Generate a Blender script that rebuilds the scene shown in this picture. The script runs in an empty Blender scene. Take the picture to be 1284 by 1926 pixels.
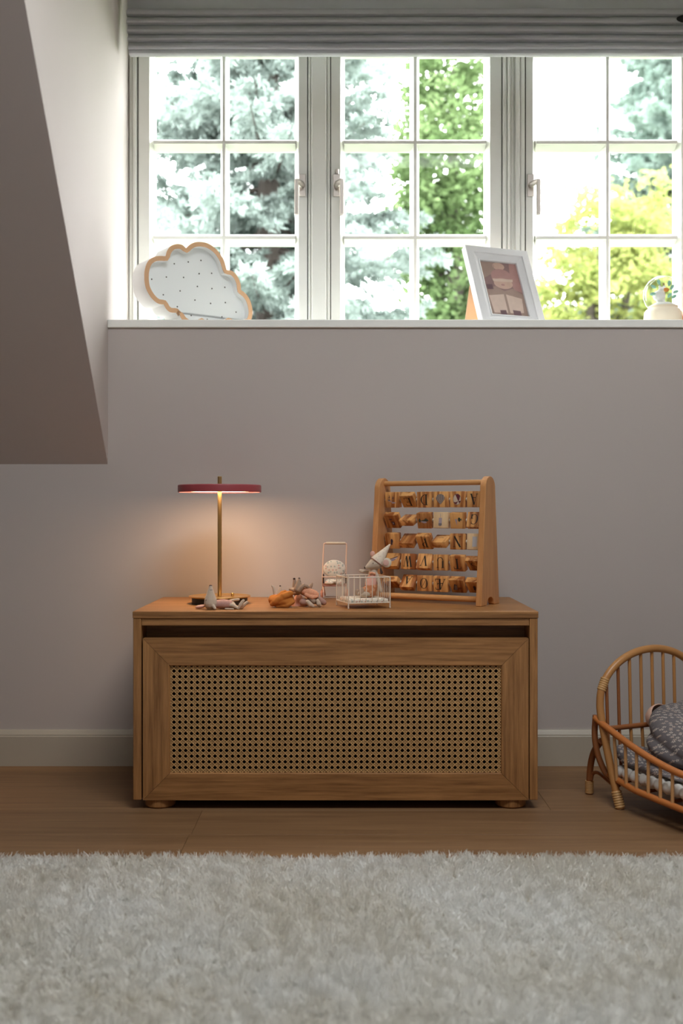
import bpy, bmesh, math, random
import numpy as np
from mathutils import Vector, Matrix

random.seed(7)
rng = np.random.default_rng(7)
SC = bpy.context.scene
COL = SC.collection
PI = math.pi

# ------------------------------------------------------------------ camera
EYE = 0.672            # eye height in metres; +Y runs from the camera to the window wall
F = 2000.0             # focal length in pixels of the 1284 x 1926 frame
cam_d = bpy.data.cameras.new('camera')
cam = bpy.data.objects.new('camera', cam_d)
COL.objects.link(cam)
cam.location = (0, 0, EYE)
cam.rotation_euler = (PI / 2, 0, 0)
cam_d.sensor_fit = 'VERTICAL'
cam_d.sensor_height = 36
cam_d.sensor_width = 24
cam_d.lens = F / 1926 * 36
cam_d.clip_start = 0.05
cam_d.dof.use_dof = True
cam_d.dof.focus_distance = 2.55
cam_d.dof.aperture_fstop = 3.3
SC.camera = cam

# ------------------------------------------------------------------ sky, assumed daylight fill, exposure
world = bpy.data.worlds.new('overcast_sky')
SC.world = world
world.use_nodes = True
wn = world.node_tree.nodes
wn['Background'].inputs['Color'].default_value = (0.96, 0.985, 1.0, 1)
wn['Background'].inputs['Strength'].default_value = 15.0


def area(name, loc, rot, sx, sy, power, color):
    d = bpy.data.lights.new(name, 'AREA')
    d.shape = 'RECTANGLE'
    d.size, d.size_y, d.energy, d.color = sx, sy, power, color
    o = bpy.data.objects.new(name, d)
    COL.objects.link(o)
    o.location, o.rotation_euler = loc, rot
    return o


# fill lights added for unseen, assumed windows behind the camera and above the rug
area('assumed_rear_fill', (0.5, -1.55, 1.55), (PI / 2, 0, 0), 1.5, 1.2, 2.6, (0.96, 0.98, 1.0))
area('assumed_overhead_fill', (0.40, 1.06, 2.46), (0, 0, 0), 1.2, 0.6, 39, (0.95, 0.98, 1.0))

SC.view_settings.view_transform = 'Standard'
SC.view_settings.look = 'None'
SC.view_settings.gamma = 1
SC.view_settings.use_curve_mapping = False
SC.view_settings.exposure = 0.0
SC.cycles.use_denoising = True
SC.cycles.max_bounces = 10
SC.cycles.diffuse_bounces = 6
SC.cycles.transparent_max_bounces = 16
SC.cycles.caustics_reflective = False
SC.cycles.caustics_refractive = False


# ------------------------------------------------------------------ helpers: points, objects
def at(px, py, d):
    """world point seen at a pixel of the frame, d metres in front of the camera"""
    return Vector(((px - 642) / F * d, d, EYE + (963 - py) / F * d))


class MB:
    """collects shapes in one bmesh, linked as ONE mesh object"""

    def __init__(self):
        self.bm = bmesh.new()

    def _xf(self, geom_verts, mat):
        if mat is not None:
            bmesh.ops.transform(self.bm, matrix=mat, verts=geom_verts)

    def box(self, lo, hi, bev=0.0, mat=None, seg=1):
        r = bmesh.ops.create_cube(self.bm, size=1)
        vs = r['verts']
        lo, hi = Vector(lo), Vector(hi)
        c, s = (lo + hi) / 2, hi - lo
        for v in vs:
            v.co = Vector((v.co.x * s.x + c.x, v.co.y * s.y + c.y, v.co.z * s.z + c.z))
        if bev > 0:
            es = list({e for v in vs for e in v.link_edges})
            r = bmesh.ops.bevel(self.bm, geom=es, offset=bev, segments=seg, affect='EDGES', profile=0.5)
            vs = list({v for f in r['faces'] for v in f.verts} | {v for v in vs if v.is_valid})
        self._xf(vs, mat)
        return self

    def tube(self, pts, r, n=10, closed=False, cap=True):
        """swept circle; r may be a list of radii"""
        pts = [Vector(p) for p in pts]
        m = len(pts)
        rs = r if isinstance(r, (list, tuple)) else [r] * m
        rings = []
        up = None
        for i, p in enumerate(pts):
            if closed:
                t = pts[(i + 1) % m] - pts[i - 1]
            else:
                t = pts[min(i + 1, m - 1)] - pts[max(i - 1, 0)]
            t.normalize()
            if up is None:
                up = Vector((0, 0, 1)) if abs(t.z) < 0.9 else Vector((0, 1, 0))
            side = t.cross(up).normalized()
            up = side.cross(t).normalized()
            rings.append([self.bm.verts.new(p + (side * math.cos(2 * PI * k / n) + up * math.sin(2 * PI * k / n)) * rs[i]) for k in range(n)])
        for i in range(m if closed else m - 1):
            a, b = rings[i], rings[(i + 1) % m]
            for k in range(n):
                self.bm.faces.new((a[k], a[(k + 1) % n], b[(k + 1) % n], b[k]))
        if cap and not closed:
            self.bm.faces.new(list(reversed(rings[0])))
            self.bm.faces.new(rings[-1])
        return self

    def taper(self, pts, rs, n=14):
        """tube with rounded ends, for limbs and snouts"""
        pts = [Vector(p) for p in pts]
        d0 = (pts[0] - pts[1]).normalized()
        d1 = (pts[-1] - pts[-2]).normalized()
        P, R = [], []
        for a in (80, 55, 28):
            P.append(pts[0] + d0 * rs[0] * math.sin(math.radians(a)))
            R.append(rs[0] * math.cos(math.radians(a)))
        P += pts
        R += list(rs)
        for a in (28, 55, 80):
            P.append(pts[-1] + d1 * rs[-1] * math.sin(math.radians(a)))
            R.append(rs[-1] * math.cos(math.radians(a)))
        return self.tube(P, R, n)

    def ball(self, c, r, mat=None, u=16, v=10):
        rr = r if isinstance(r, (tuple, list, Vector)) else (r, r, r)
        o = bmesh.ops.create_uvsphere(self.bm, u_segments=u, v_segments=v, radius=1)
        M_ = Matrix.Translation(Vector(c)) @ (mat if mat is not None else Matrix.Identity(4)) @ Matrix.Diagonal((rr[0], rr[1], rr[2], 1))
        self._xf(o['verts'], M_)
        return self

    def lathe(self, prof, c=(0, 0, 0), n=32, mat=None):
        """profile of (radius, z) turned about z"""
        c = Vector(c)
        rings, vs = [], []
        for (r, z) in prof:
            if r < 1e-6:
                v = self.bm.verts.new(c + Vector((0, 0, z)))
                rings.append([v]); vs.append(v)
            else:
                ring = [self.bm.verts.new(c + Vector((r * math.cos(2 * PI * k / n), r * math.sin(2 * PI * k / n), z))) for k in range(n)]
                rings.append(ring); vs += ring
        for a, b in zip(rings, rings[1:]):
            for k in range(n):
                q = [a[k % len(a)], a[(k + 1) % len(a)], b[(k + 1) % len(b)], b[k % len(b)]]
                u = []
                for w in q:
                    if w not in u:
                        u.append(w)
                if len(u) > 2:
                    self.bm.faces.new(u)
        self._xf(vs, mat)
        return self

    def prism(self, outline, d, mat=None):
        """outline in (x, z); extruded along +y by d"""
        a = [self.bm.verts.new((x, 0, z)) for x, z in outline]
        b = [self.bm.verts.new((x, d, z)) for x, z in outline]
        self.bm.faces.new(a)
        self.bm.faces.new(list(reversed(b)))
        n = len(a)
        for k in range(n):
            self.bm.faces.new((a[(k + 1) % n], a[k], b[k], b[(k + 1) % n]))
        self._xf(a + b, mat)
        return self

    def strip(self, outer, inner, d0=0.0, mat=None, close=True):
        """flat ring between two outlines of equal count, in (x, z) at y = d0"""
        a = [self.bm.verts.new((x, d0, z)) for x, z in outer]
        b = [self.bm.verts.new((x, d0, z)) for x, z in inner]
        n = len(a)
        for k in range(n if close else n - 1):
            self.bm.faces.new((a[k], a[(k + 1) % n], b[(k + 1) % n], b[k]))
        self._xf(a + b, mat)
        return self

    def poly(self, pts3):
        self.bm.faces.new([self.bm.verts.new(p) for p in pts3])
        return self

    def mesh(self, name, m=None, smooth=True, angle=35, fix=True):
        if fix:
            bmesh.ops.recalc_face_normals(self.bm, faces=self.bm.faces[:])
        me = bpy.data.meshes.new(name)
        self.bm.to_mesh(me)
        self.bm.free()
        if m is not None:
            me.materials.append(m)
        if smooth:
            me.polygons.foreach_set('use_smooth', [True] * len(me.polygons))
            me.set_sharp_from_angle(angle=math.radians(angle))
        return me

    def build(self, name, m, parent=None, smooth=True, angle=35, kind=None, label=None, fix=True):
        return link(name, self.mesh(name, m, smooth, angle, fix), parent, kind, label)


def link(name, me, parent=None, kind=None, label=None):
    o = bpy.data.objects.new(name, me)
    COL.objects.link(o)
    if parent is not None:
        o.parent = parent
    if kind:
        o['kind'] = kind
    if label:
        o['label'] = label
    return o


def thing(name, label, cat, loc=(0, 0, 0), rotz=0.0, group=None, kind=None):
    o = bpy.data.objects.new(name, None)
    COL.objects.link(o)
    o.empty_display_size = 0.05
    o.location = loc
    o.rotation_euler = (0, 0, rotz)
    if label:
        o['label'] = label
    if cat:
        o['category'] = cat
    if group:
        o['group'] = group
    if kind:
        o['kind'] = kind
    return o


def tag(o, label, cat, group=None):
    o['label'], o['category'] = label, cat
    if group:
        o['group'] = group
    return o


def raw(name, verts, faces, m, parent=None, kind=None, smooth=False, label=None):
    """mesh from numpy arrays; faces is an (n, k) array"""
    me = bpy.data.meshes.new(name)
    verts = np.asarray(verts, dtype=np.float32)
    faces = np.asarray(faces, dtype=np.int32)
    k = faces.shape[1]
    me.vertices.add(len(verts))
    me.vertices.foreach_set('co', verts.ravel())
    me.loops.add(faces.size)
    me.loops.foreach_set('vertex_index', faces.ravel())
    me.polygons.add(len(faces))
    me.polygons.foreach_set('loop_start', np.arange(0, faces.size, k, dtype=np.int32))
    me.polygons.foreach_set('loop_total', np.full(len(faces), k, dtype=np.int32))
    me.polygons.foreach_set('use_smooth', np.full(len(faces), smooth))
    me.update(calc_edges=True)
    me.materials.append(m)
    return link(name, me, parent, kind, label)


def fuse(mb, name, m, parent, voxel=0.0016, smooth=3, label=None):
    """joins overlapping shapes into one continuous soft surface"""
    bmesh.ops.recalc_face_normals(mb.bm, faces=mb.bm.faces[:])
    me = bpy.data.meshes.new('tmp')
    mb.bm.to_mesh(me)
    mb.bm.free()
    t = bpy.data.objects.new('tmp', me)
    COL.objects.link(t)
    a = t.modifiers.new('r', 'REMESH')
    a.mode, a.voxel_size, a.use_smooth_shade = 'VOXEL', voxel, True
    b = t.modifiers.new('s', 'SMOOTH')
    b.factor, b.iterations = 0.5, smooth
    dg = bpy.context.evaluated_depsgraph_get()
    out = bpy.data.meshes.new_from_object(t.evaluated_get(dg))
    bpy.data.objects.remove(t)
    bpy.data.meshes.remove(me)
    out.name = name
    out.materials.clear()
    out.materials.append(m)
    out.polygons.foreach_set('use_smooth', [True] * len(out.polygons))
    return link(name, out, parent, None, label)


def smooth_path(pts, n=6, closed=False):
    """Catmull-Rom through the points"""
    P = [Vector(p) for p in pts]
    out = []
    m = len(P)
    for i in range(m if closed else m - 1):
        if closed:
            p0, p1, p2, p3 = P[i - 1], P[i], P[(i + 1) % m], P[(i + 2) % m]
        else:
            p0, p1, p2, p3 = P[max(i - 1, 0)], P[i], P[i + 1], P[min(i + 2, m - 1)]
        for k in range(n):
            t = k / n
            out.append(0.5 * ((2 * p1) + (p2 - p0) * t + (2 * p0 - 5 * p1 + 4 * p2 - p3) * t * t + (3 * p1 - p0 - 3 * p2 + p3) * t ** 3))
    if not closed:
        out.append(P[-1])
    return out


# ------------------------------------------------------------------ helpers: materials
def lin(r, g, b):
    f = lambda c: (c / 255 / 12.92) if c <= 10 else ((c / 255 + 0.055) / 1.055) ** 2.4
    return (f(r), f(g), f(b), 1)


def base_mat(name):
    m = bpy.data.materials.new(name)
    m.use_nodes = True
    nt = m.node_tree
    return m, nt, nt.nodes['Principled BSDF']


def node(nt, kind, **kw):
    n = nt.nodes.new(kind)
    for k, v in kw.items():
        if k in n.inputs:
            n.inputs[k].default_value = v
        else:
            setattr(n, k, v)
    return n


def add_bump(nt, b, height, strength, dist=0.001):
    bp = node(nt, 'ShaderNodeBump', Strength=strength, Distance=dist)
    nt.links.new(height, bp.inputs['Height'])
    nt.links.new(bp.outputs['Normal'], b.inputs['Normal'])


def plain(name, col, rough=0.5, metal=0.0, vary=0.06, scale=8.0, bump=0.0, bscale=200.0, sheen=0.0, spec=0.5):
    m, nt, b = base_mat(name)
    b.inputs['Roughness'].default_value = rough
    b.inputs['Metallic'].default_value = metal
    b.inputs['Specular IOR Level'].default_value = spec
    if sheen:
        b.inputs['Sheen Weight'].default_value = sheen
    tc = node(nt, 'ShaderNodeTexCoord')
    nz = node(nt, 'ShaderNodeTexNoise', Scale=scale, Detail=4.0)
    nt.links.new(tc.outputs['Object'], nz.inputs['Vector'])
    mx = node(nt, 'ShaderNodeMix', data_type='RGBA')
    lo = tuple(c * (1 - vary) for c in col[:3]) + (1,)
    hi = tuple(min(1, c * (1 + vary)) for c in col[:3]) + (1,)
    mx.inputs[6].default_value, mx.inputs[7].default_value = lo, hi
    nt.links.new(nz.outputs['Fac'], mx.inputs[0])
    nt.links.new(mx.outputs[2], b.inputs['Base Color'])
    if bump:
        n2 = node(nt, 'ShaderNodeTexNoise', Scale=bscale, Detail=3.0)
        nt.links.new(tc.outputs['Object'], n2.inputs['Vector'])
        add_bump(nt, b, n2.outputs['Fac'], bump)
    return m


def wood(name, c1, c2, axis='X', rough=0.5, fine=90.0, per_object=0.0, bump=0.15, stretch=14.0, contrast=(0.3, 0.7), broad=7.0, ring=0.05):
    """grain runs along axis"""
    m, nt, b = base_mat(name)
    b.inputs['Roughness'].default_value = rough
    tc = node(nt, 'ShaderNodeTexCoord')
    oi = node(nt, 'ShaderNodeObjectInfo')
    off = node(nt, 'ShaderNodeVectorMath', operation='SCALE')
    off.inputs[0].default_value = (13, 17, 19)
    nt.links.new(oi.outputs['Random'], off.inputs['Scale'])
    add = node(nt, 'ShaderNodeVectorMath', operation='ADD')
    nt.links.new(tc.outputs['Object'], add.inputs[0])
    nt.links.new(off.outputs[0], add.inputs[1])
    s = {'X': (1 / stretch, 1, 1), 'Y': (1, 1 / stretch, 1), 'Z': (1, 1, 1 / stretch)}[axis]
    mp = node(nt, 'ShaderNodeMapping')
    mp.inputs['Scale'].default_value = s
    nt.links.new(add.outputs[0], mp.inputs['Vector'])
    n1 = node(nt, 'ShaderNodeTexNoise', Scale=fine, Detail=6.0, Roughness=0.65)
    n2 = node(nt, 'ShaderNodeTexNoise', Scale=broad, Detail=3.0, Distortion=0.6)
    nt.links.new(mp.outputs[0], n1.inputs['Vector'])
    nt.links.new(mp.outputs[0], n2.inputs['Vector'])
    # growth rings: the broad noise folded into lines
    mul = node(nt, 'ShaderNodeMath', operation='MULTIPLY')
    mul.inputs[1].default_value = 26.0
    nt.links.new(n2.outputs['Fac'], mul.inputs[0])
    sn = node(nt, 'ShaderNodeMath', operation='SINE')
    nt.links.new(mul.outputs[0], sn.inputs[0])
    m2 = node(nt, 'ShaderNodeMath', operation='MULTIPLY_ADD')
    m2.inputs[1].default_value, m2.inputs[2].default_value = ring, 0.0
    nt.links.new(sn.outputs[0], m2.inputs[0])
    sm = node(nt, 'ShaderNodeMath', operation='ADD')
    nt.links.new(n1.outputs['Fac'], sm.inputs[0])
    nt.links.new(m2.outputs[0], sm.inputs[1])
    rp = node(nt, 'ShaderNodeValToRGB')
    rp.color_ramp.elements[0].position, rp.color_ramp.elements[1].position = contrast
    rp.color_ramp.elements[0].color, rp.color_ramp.elements[1].color = c1, c2
    nt.links.new(sm.outputs[0], rp.inputs['Fac'])
    col = rp.outputs['Color']
    if per_object:
        hsv = node(nt, 'ShaderNodeHueSaturation')
        mr = node(nt, 'ShaderNodeMapRange')
        mr.inputs['To Min'].default_value, mr.inputs['To Max'].default_value = 1 - per_object, 1 + per_object
        nt.links.new(oi.outputs['Random'], mr.inputs['Value'])
        nt.links.new(mr.outputs[0], hsv.inputs['Value'])
        nt.links.new(col, hsv.inputs['Color'])
        col = hsv.outputs['Color']
    nt.links.new(col, b.inputs['Base Color'])
    if bump:
        add_bump(nt, b, sm.outputs[0], bump, 0.0006)
    return m


def floral(name, ground, petals, scale, size=0.28, extra=None, rough=0.9, mottle=0.25):
    """printed cloth: five-petalled blossoms scattered on a mottled ground"""
    m, nt, b = base_mat(name)
    b.inputs['Roughness'].default_value = rough
    M2 = lambda op, a, c=None: (lambda n: ([nt.links.new(v, n.inputs[i]) if not isinstance(v, (int, float)) else setattr(n.inputs[i], 'default_value', v) for i, v in enumerate((a, c)) if v is not None], n.outputs[0])[1])(node(nt, 'ShaderNodeMath', operation=op))
    tc = node(nt, 'ShaderNodeTexCoord')
    sx = node(nt, 'ShaderNodeSeparateXYZ')
    nt.links.new(tc.outputs['Object'], sx.inputs[0])
    u = M2('ADD', sx.outputs[0], M2('MULTIPLY', sx.outputs[1], .45))
    v = M2('ADD', sx.outputs[2], M2('MULTIPLY', sx.outputs[1], .7))
    cb = node(nt, 'ShaderNodeCombineXYZ')
    nt.links.new(u, cb.inputs[0]); nt.links.new(v, cb.inputs[1])
    sc = node(nt, 'ShaderNodeVectorMath', operation='SCALE')
    sc.inputs['Scale'].default_value = scale
    nt.links.new(cb.outputs[0], sc.inputs[0])
    vo = node(nt, 'ShaderNodeTexVoronoi', Scale=1.0, Randomness=0.8, voronoi_dimensions='2D')
    nt.links.new(sc.outputs[0], vo.inputs['Vector'])
    df = node(nt, 'ShaderNodeVectorMath', operation='SUBTRACT')
    nt.links.new(sc.outputs[0], df.inputs[0]); nt.links.new(vo.outputs['Position'], df.inputs[1])
    s2 = node(nt, 'ShaderNodeSeparateXYZ')
    nt.links.new(df.outputs[0], s2.inputs[0])
    sp = node(nt, 'ShaderNodeSeparateColor')
    nt.links.new(vo.outputs['Color'], sp.inputs[0])
    ang = M2('ADD', M2('ARCTAN2', s2.outputs[1], s2.outputs[0]), M2('MULTIPLY', sp.outputs[1], 6.0))
    edge = M2('MULTIPLY', M2('ADD', M2('MULTIPLY', M2('COSINE', M2('MULTIPLY', ang, 5.0)), .30), .72), size)
    inside = M2('LESS_THAN', vo.outputs['Distance'], edge)
    core = M2('GREATER_THAN', vo.outputs['Distance'], size * .30)
    some = M2('LESS_THAN', sp.outputs[2], .86)
    mask = M2('MULTIPLY', M2('MULTIPLY', inside, core), some)
    nz = node(nt, 'ShaderNodeTexNoise', Scale=scale * 0.8, Detail=4.0)
    nt.links.new(tc.outputs['Object'], nz.inputs['Vector'])
    gm = node(nt, 'ShaderNodeMix', data_type='RGBA')
    gm.inputs[6].default_value = tuple(c * (1 - mottle) for c in ground[:3]) + (1,)
    gm.inputs[7].default_value = tuple(min(1, c * (1 + mottle)) for c in ground[:3]) + (1,)
    nt.links.new(nz.outputs['Fac'], gm.inputs[0])
    pet = node(nt, 'ShaderNodeMix', data_type='RGBA')
    if extra is not None:
        pr = node(nt, 'ShaderNodeMix', data_type='RGBA')
        pr.inputs[6].default_value, pr.inputs[7].default_value = petals, extra
        nt.links.new(M2('GREATER_THAN', sp.outputs[0], .6), pr.inputs[0])
        nt.links.new(pr.outputs[2], pet.inputs[7])
    else:
        pet.inputs[7].default_value = petals
    nt.links.new(gm.outputs[2], pet.inputs[6])
    nt.links.new(mask, pet.inputs[0])
    nt.links.new(pet.outputs[2], b.inputs['Base Color'])
    return m


def glass_mat(name, tint=(1, 1, 1, 1), refl=0.025):
    m, nt, b = base_mat(name)
    nt.nodes.remove(b)
    tr = node(nt, 'ShaderNodeBsdfTransparent', Color=tint)
    gl = node(nt, 'ShaderNodeBsdfGlossy', Roughness=0.02)
    lw = node(nt, 'ShaderNodeLayerWeight', Blend=0.5)
    pw = node(nt, 'ShaderNodeMath', operation='POWER')
    pw.inputs[1].default_value = 4.0
    fr = node(nt, 'ShaderNodeMath', operation='MULTIPLY_ADD')
    fr.inputs[1].default_value, fr.inputs[2].default_value = 0.5, refl
    nt.links.new(lw.outputs['Facing'], pw.inputs[0])
    nt.links.new(pw.outputs[0], fr.inputs[0])
    mx = node(nt, 'ShaderNodeMixShader')
    nt.links.new(fr.outputs[0], mx.inputs[0])
    nt.links.new(tr.outputs[0], mx.inputs[1])
    nt.links.new(gl.outputs[0], mx.inputs[2])
    nt.links.new(mx.outputs[0], nt.nodes['Material Output'].inputs['Surface'])
    return m


def leaf_mat(name, c1, c2, rough=0.7, trans=0.35):
    m, nt, b = base_mat(name)
    nt.nodes.remove(b)
    tc = node(nt, 'ShaderNodeTexCoord')
    nz = node(nt, 'ShaderNodeTexNoise', Scale=2.2, Detail=5.0, Roughness=0.7)
    nt.links.new(tc.outputs['Object'], nz.inputs['Vector'])
    rp = node(nt, 'ShaderNodeValToRGB')
    rp.color_ramp.elements[0].position, rp.color_ramp.elements[1].position = 0.35, 0.65
    rp.color_ramp.elements[0].color, rp.color_ramp.elements[1].color = c1, c2
    nt.links.new(nz.outputs['Fac'], rp.inputs['Fac'])
    d = node(nt, 'ShaderNodeBsdfDiffuse')
    t = node(nt, 'ShaderNodeBsdfTranslucent')
    mx = node(nt, 'ShaderNodeMixShader')
    mx.inputs[0].default_value = trans
    for s in (d, t):
        nt.links.new(rp.outputs['Color'], s.inputs['Color'])
    nt.links.new(d.outputs[0], mx.inputs[1])
    nt.links.new(t.outputs[0], mx.inputs[2])
    nt.links.new(mx.outputs[0], nt.nodes['Material Output'].inputs['Surface'])
    return m


def emit_mat(name, col, strength):
    m, nt, b = base_mat(name)
    b.inputs['Base Color'].default_value = (0.9, 0.88, 0.84, 1)
    b.inputs['Emission Color'].default_value = col
    b.inputs['Emission Strength'].default_value = strength
    return m


M_WALL = plain('wall_paint', (0.505, 0.455, 0.428, 1), 0.85, vary=0.015, scale=3, bump=0.03, bscale=350)
M_CEIL = plain('ceiling_paint', (0.57, 0.52, 0.50, 1), 0.85, vary=0.015, scale=3)
M_WHITEC = plain('white_ceiling_paint', (0.82, 0.81, 0.80, 1), 0.9, vary=0.01, scale=3)
M_ROOM = plain('muted_room_paint', (0.28, 0.26, 0.25, 1), 0.9, vary=0.02, scale=3)
M_TRIM = plain('white_woodwork', (0.90, 0.90, 0.86, 1), 0.4, vary=0.02, scale=4)
M_BASE = plain('baseboard_paint', (0.47, 0.42, 0.34, 1), 0.4, vary=0.02, scale=4)
M_GAP = plain('gap_shade_dark', (0.05, 0.05, 0.04, 1), 0.8)
M_GLASS = glass_mat('window_glass', refl=0.006)
M_DROP = glass_mat('rain_drop', (0.95, 0.97, 1, 1))
M_NICKEL = plain('satin_nickel', (0.55, 0.50, 0.46, 1), 0.38, 0.75, 0.03)
M_OAKX = wood('oak_along', lin(114, 74, 38), lin(186, 134, 82), 'X', 0.45, fine=150, stretch=22, contrast=(.25, .75), broad=16)
M_OAKZ = wood('oak_upright', lin(114, 74, 38), lin(186, 134, 82), 'Z', 0.45, fine=150, stretch=22, contrast=(.25, .75), broad=16)
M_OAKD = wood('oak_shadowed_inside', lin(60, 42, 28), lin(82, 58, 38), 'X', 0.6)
M_CANE = plain('woven_cane', lin(196, 154, 102), 0.5, vary=0.22, scale=60)
M_FLOOR = wood('floor_oak', lin(118, 86, 56), lin(142, 108, 74), 'X', 0.55, fine=60, per_object=0.09, bump=0.06, stretch=18)
M_PINE = wood('pine_block', lin(154, 88, 40), lin(226, 168, 102), 'Z', 0.45, fine=34, per_object=0.10, stretch=9, contrast=(0.36, 0.62), broad=30, ring=.14)
M_BEECH = wood('honey_beech', lin(186, 128, 76), lin(212, 154, 100), 'Z', 0.38, fine=120, stretch=16)
M_BEECHX = wood('honey_beech_rod', lin(190, 134, 80), lin(216, 160, 104), 'X', 0.35, fine=120, stretch=16)
M_BRASS = plain('brushed_brass', (0.78, 0.52, 0.22, 1), 0.28, 1.0, 0.04)
M_SHADE = plain('berry_red_lacquer', lin(156, 66, 72), 0.4, vary=0.03)
M_BLACK = plain('black_base', (0.02, 0.018, 0.016, 1), 0.5)
M_LED = emit_mat('warm_diffuser', (1.0, 0.64, 0.36, 1), 13.0)
M_INK = plain('black_ink', (0.012, 0.010, 0.009, 1), 0.6)

# ------------------------------------------------------------------ the room
YW = 2.825           # face of the window wall
XL, XR = -0.62, 1.06  # dormer cheeks
YG = 3.10            # room face of the casements
ZS = 1.1822          # top of the sill board
RX0, RX1, RY0 = -2.1, 2.3, -1.7
SZ0, SLOPE = 0.799, 1.176   # the roof slope: z = SZ0 + SLOPE * (YW - y)


def slope_y(z):
    return YW - (z - SZ0) / SLOPE


def yz_prism(mb, pts, x0, x1):
    """outline in (y, z), extruded along x"""
    a = [mb.bm.verts.new((x0, y, z)) for y, z in pts]
    b = [mb.bm.verts.new((x1, y, z)) for y, z in pts]
    mb.bm.faces.new(a)
    mb.bm.faces.new(list(reversed(b)))
    n = len(a)
    for k in range(n):
        mb.bm.faces.new((a[k], a[(k + 1) % n], b[(k + 1) % n], b[k]))


mb = MB()
yz_prism(mb, [(YW, 0), (YW, 1.1613), (3.22, 1.1613), (3.22, 0)], XL, XR)
yz_prism(mb, [(YW, 0), (YW, SZ0 + 0.02), (3.22, SZ0 + 0.02), (3.22, 0)], RX0 - 0.1, XL)
yz_prism(mb, [(YW, 0), (YW, SZ0 + 0.02), (3.22, SZ0 + 0.02), (3.22, 0)], XR, RX1 + 0.1)
mb.box((XL - 0.1, YG + 0.005, 2.088), (XR + 0.1, 3.22, 2.35))
mb.build('wall_back', M_WALL, kind='structure', smooth=False)

Z1 = 2.5
mb = MB()
th = 0.12
for x0, x1 in ((RX0 - 0.1, XL - 0.0006), (XR + 0.0006, RX1 + 0.1)):
    yz_prism(mb, [(YW + 0.15, SZ0 - 0.15 * SLOPE), (slope_y(Z1 + 0.1), Z1 + 0.1), (slope_y(Z1 + 0.1) + th, Z1 + 0.1), (YW + 0.15 + th, SZ0 - 0.15 * SLOPE)], x0, x1)
mb.build('ceiling_slope', M_CEIL, kind='structure', smooth=False)
ZD = 2.24
mb = MB()
mb.box((XL - 0.1, slope_y(ZD), ZD), (XR + 0.1, 3.22, ZD + 0.1))
yz_prism(mb, [(slope_y(ZD), ZD), (slope_y(Z1 + .1), Z1 + .1), (slope_y(Z1 + .1) + th, Z1 + .1), (slope_y(ZD) + th, ZD)], XL - 0.0005, XR + 0.0005)
mb.box((RX0 - 0.1, RY0 - 0.1, Z1), (RX1 + 0.1, slope_y(Z1) + 0.05, Z1 + 0.1))
mb.build('ceiling', M_WHITEC, kind='structure', smooth=False)

for nm, x0, x1 in (('wall_dormer_left', XL - 0.07, XL), ('wall_dormer_right', XR, XR + 0.07)):
    mb = MB()
    yz_prism(mb, [(YW + .004, SZ0), (slope_y(ZD) + .004, ZD), (3.22, ZD), (3.22, 1.158), (YW + .004, 1.158)], x0, x1)
    mb.build(nm, M_WALL, kind='structure', smooth=False)
MB().box((RX0 - 0.1, RY0 - 0.1, 0), (RX0, YW, 2.5)).build('wall_left', M_ROOM, kind='structure', smooth=False)
MB().box((RX1, RY0 - 0.1, 0), (RX1 + 0.1, YW, 2.5)).build('wall_right', M_ROOM, kind='structure', smooth=False)
MB().box((RX0, RY0 - 0.1, 0), (RX1, RY0, 2.5)).build('wall_front', M_ROOM, kind='structure', smooth=False)

# floor of single planks
fl = MB().box((RX0 - 0.1, RY0 - 0.1, -0.12), (RX1 + 0.1, 3.0, -0.0145)).build('floor', M_FLOOR, kind='structure', smooth=False)
PW = 0.180
joints = {0: [-1.3, 0.75], 1: [-0.95, 1.25], 2: [-1.3, 0.472], 3: [-0.313, 1.5]}
y1 = 2.756 + PW
row = 0
plank_cache = {}
while y1 > RY0:
    y0 = y1 - PW
    js = joints.get(row - 0, None)
    if js is None:
        s = random.uniform(-0.9, 0.9)
        js = [s - 1.9, s, s + 1.9]
    xs = [RX0] + sorted(j for j in js if RX0 + 0.2 < j < RX1 - 0.2) + [RX1]
    for a, b in zip(xs, xs[1:]):
        MB().box((a + 0.0003, max(y0, RY0) + 0.0003, -0.0142), (b - 0.0003, min(y1, YW) - 0.0003, 0.0), 0.0003).build('plank', M_FLOOR, fl, smooth=False)
    y1 = y0
    row += 1

# baseboard with a bevelled lip
for nm, x0, x1 in (('baseboard_back', RX0, RX1),):
    mb = MB()
    yz_prism(mb, [(2.811, 0), (2.811, 0.078), (2.8125, 0.080), (2.8125, 0.083), (2.817, 0.091), (2.8195, 0.0945), (YW + .002, 0.0945), (YW + .002, 0)], x0, x1)
    mb.build(nm, M_BASE, kind='structure', smooth=False)

# sill board
MB().box((XL, 2.8185, 1.1611), (XR, YG + 0.07, ZS), 0.0015).build('trim_1', M_TRIM, kind='structure', smooth=False)

# ------------------------------------------------------------------ window: fixed frame and three casements
S = 0.00155          # metres per pixel in the plane of the casements


def wx(px):
    return (px - 642) * S


def wz(py):
    return EYE + (963 - py) * S


ZB, ZT = ZS, wz(66)          # casement bottom and top
# side casings, posts between the casements, head casing
def stepped_post(name, a, b, grooves):
    """upright with raised flats between recessed grooves, drawn in plan"""
    mb = MB()
    mb.box((a, YG + 0.004, ZB), (b, YG + 0.10, ZT + 0.02))
    for g0, g1, out in grooves:
        mb.box((wx(g0), YG - out, ZB), (wx(g1), YG + 0.01, ZT + 0.02), 0.0022)
    return mb.build(name, M_TRIM, kind='structure', smooth=False)


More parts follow.
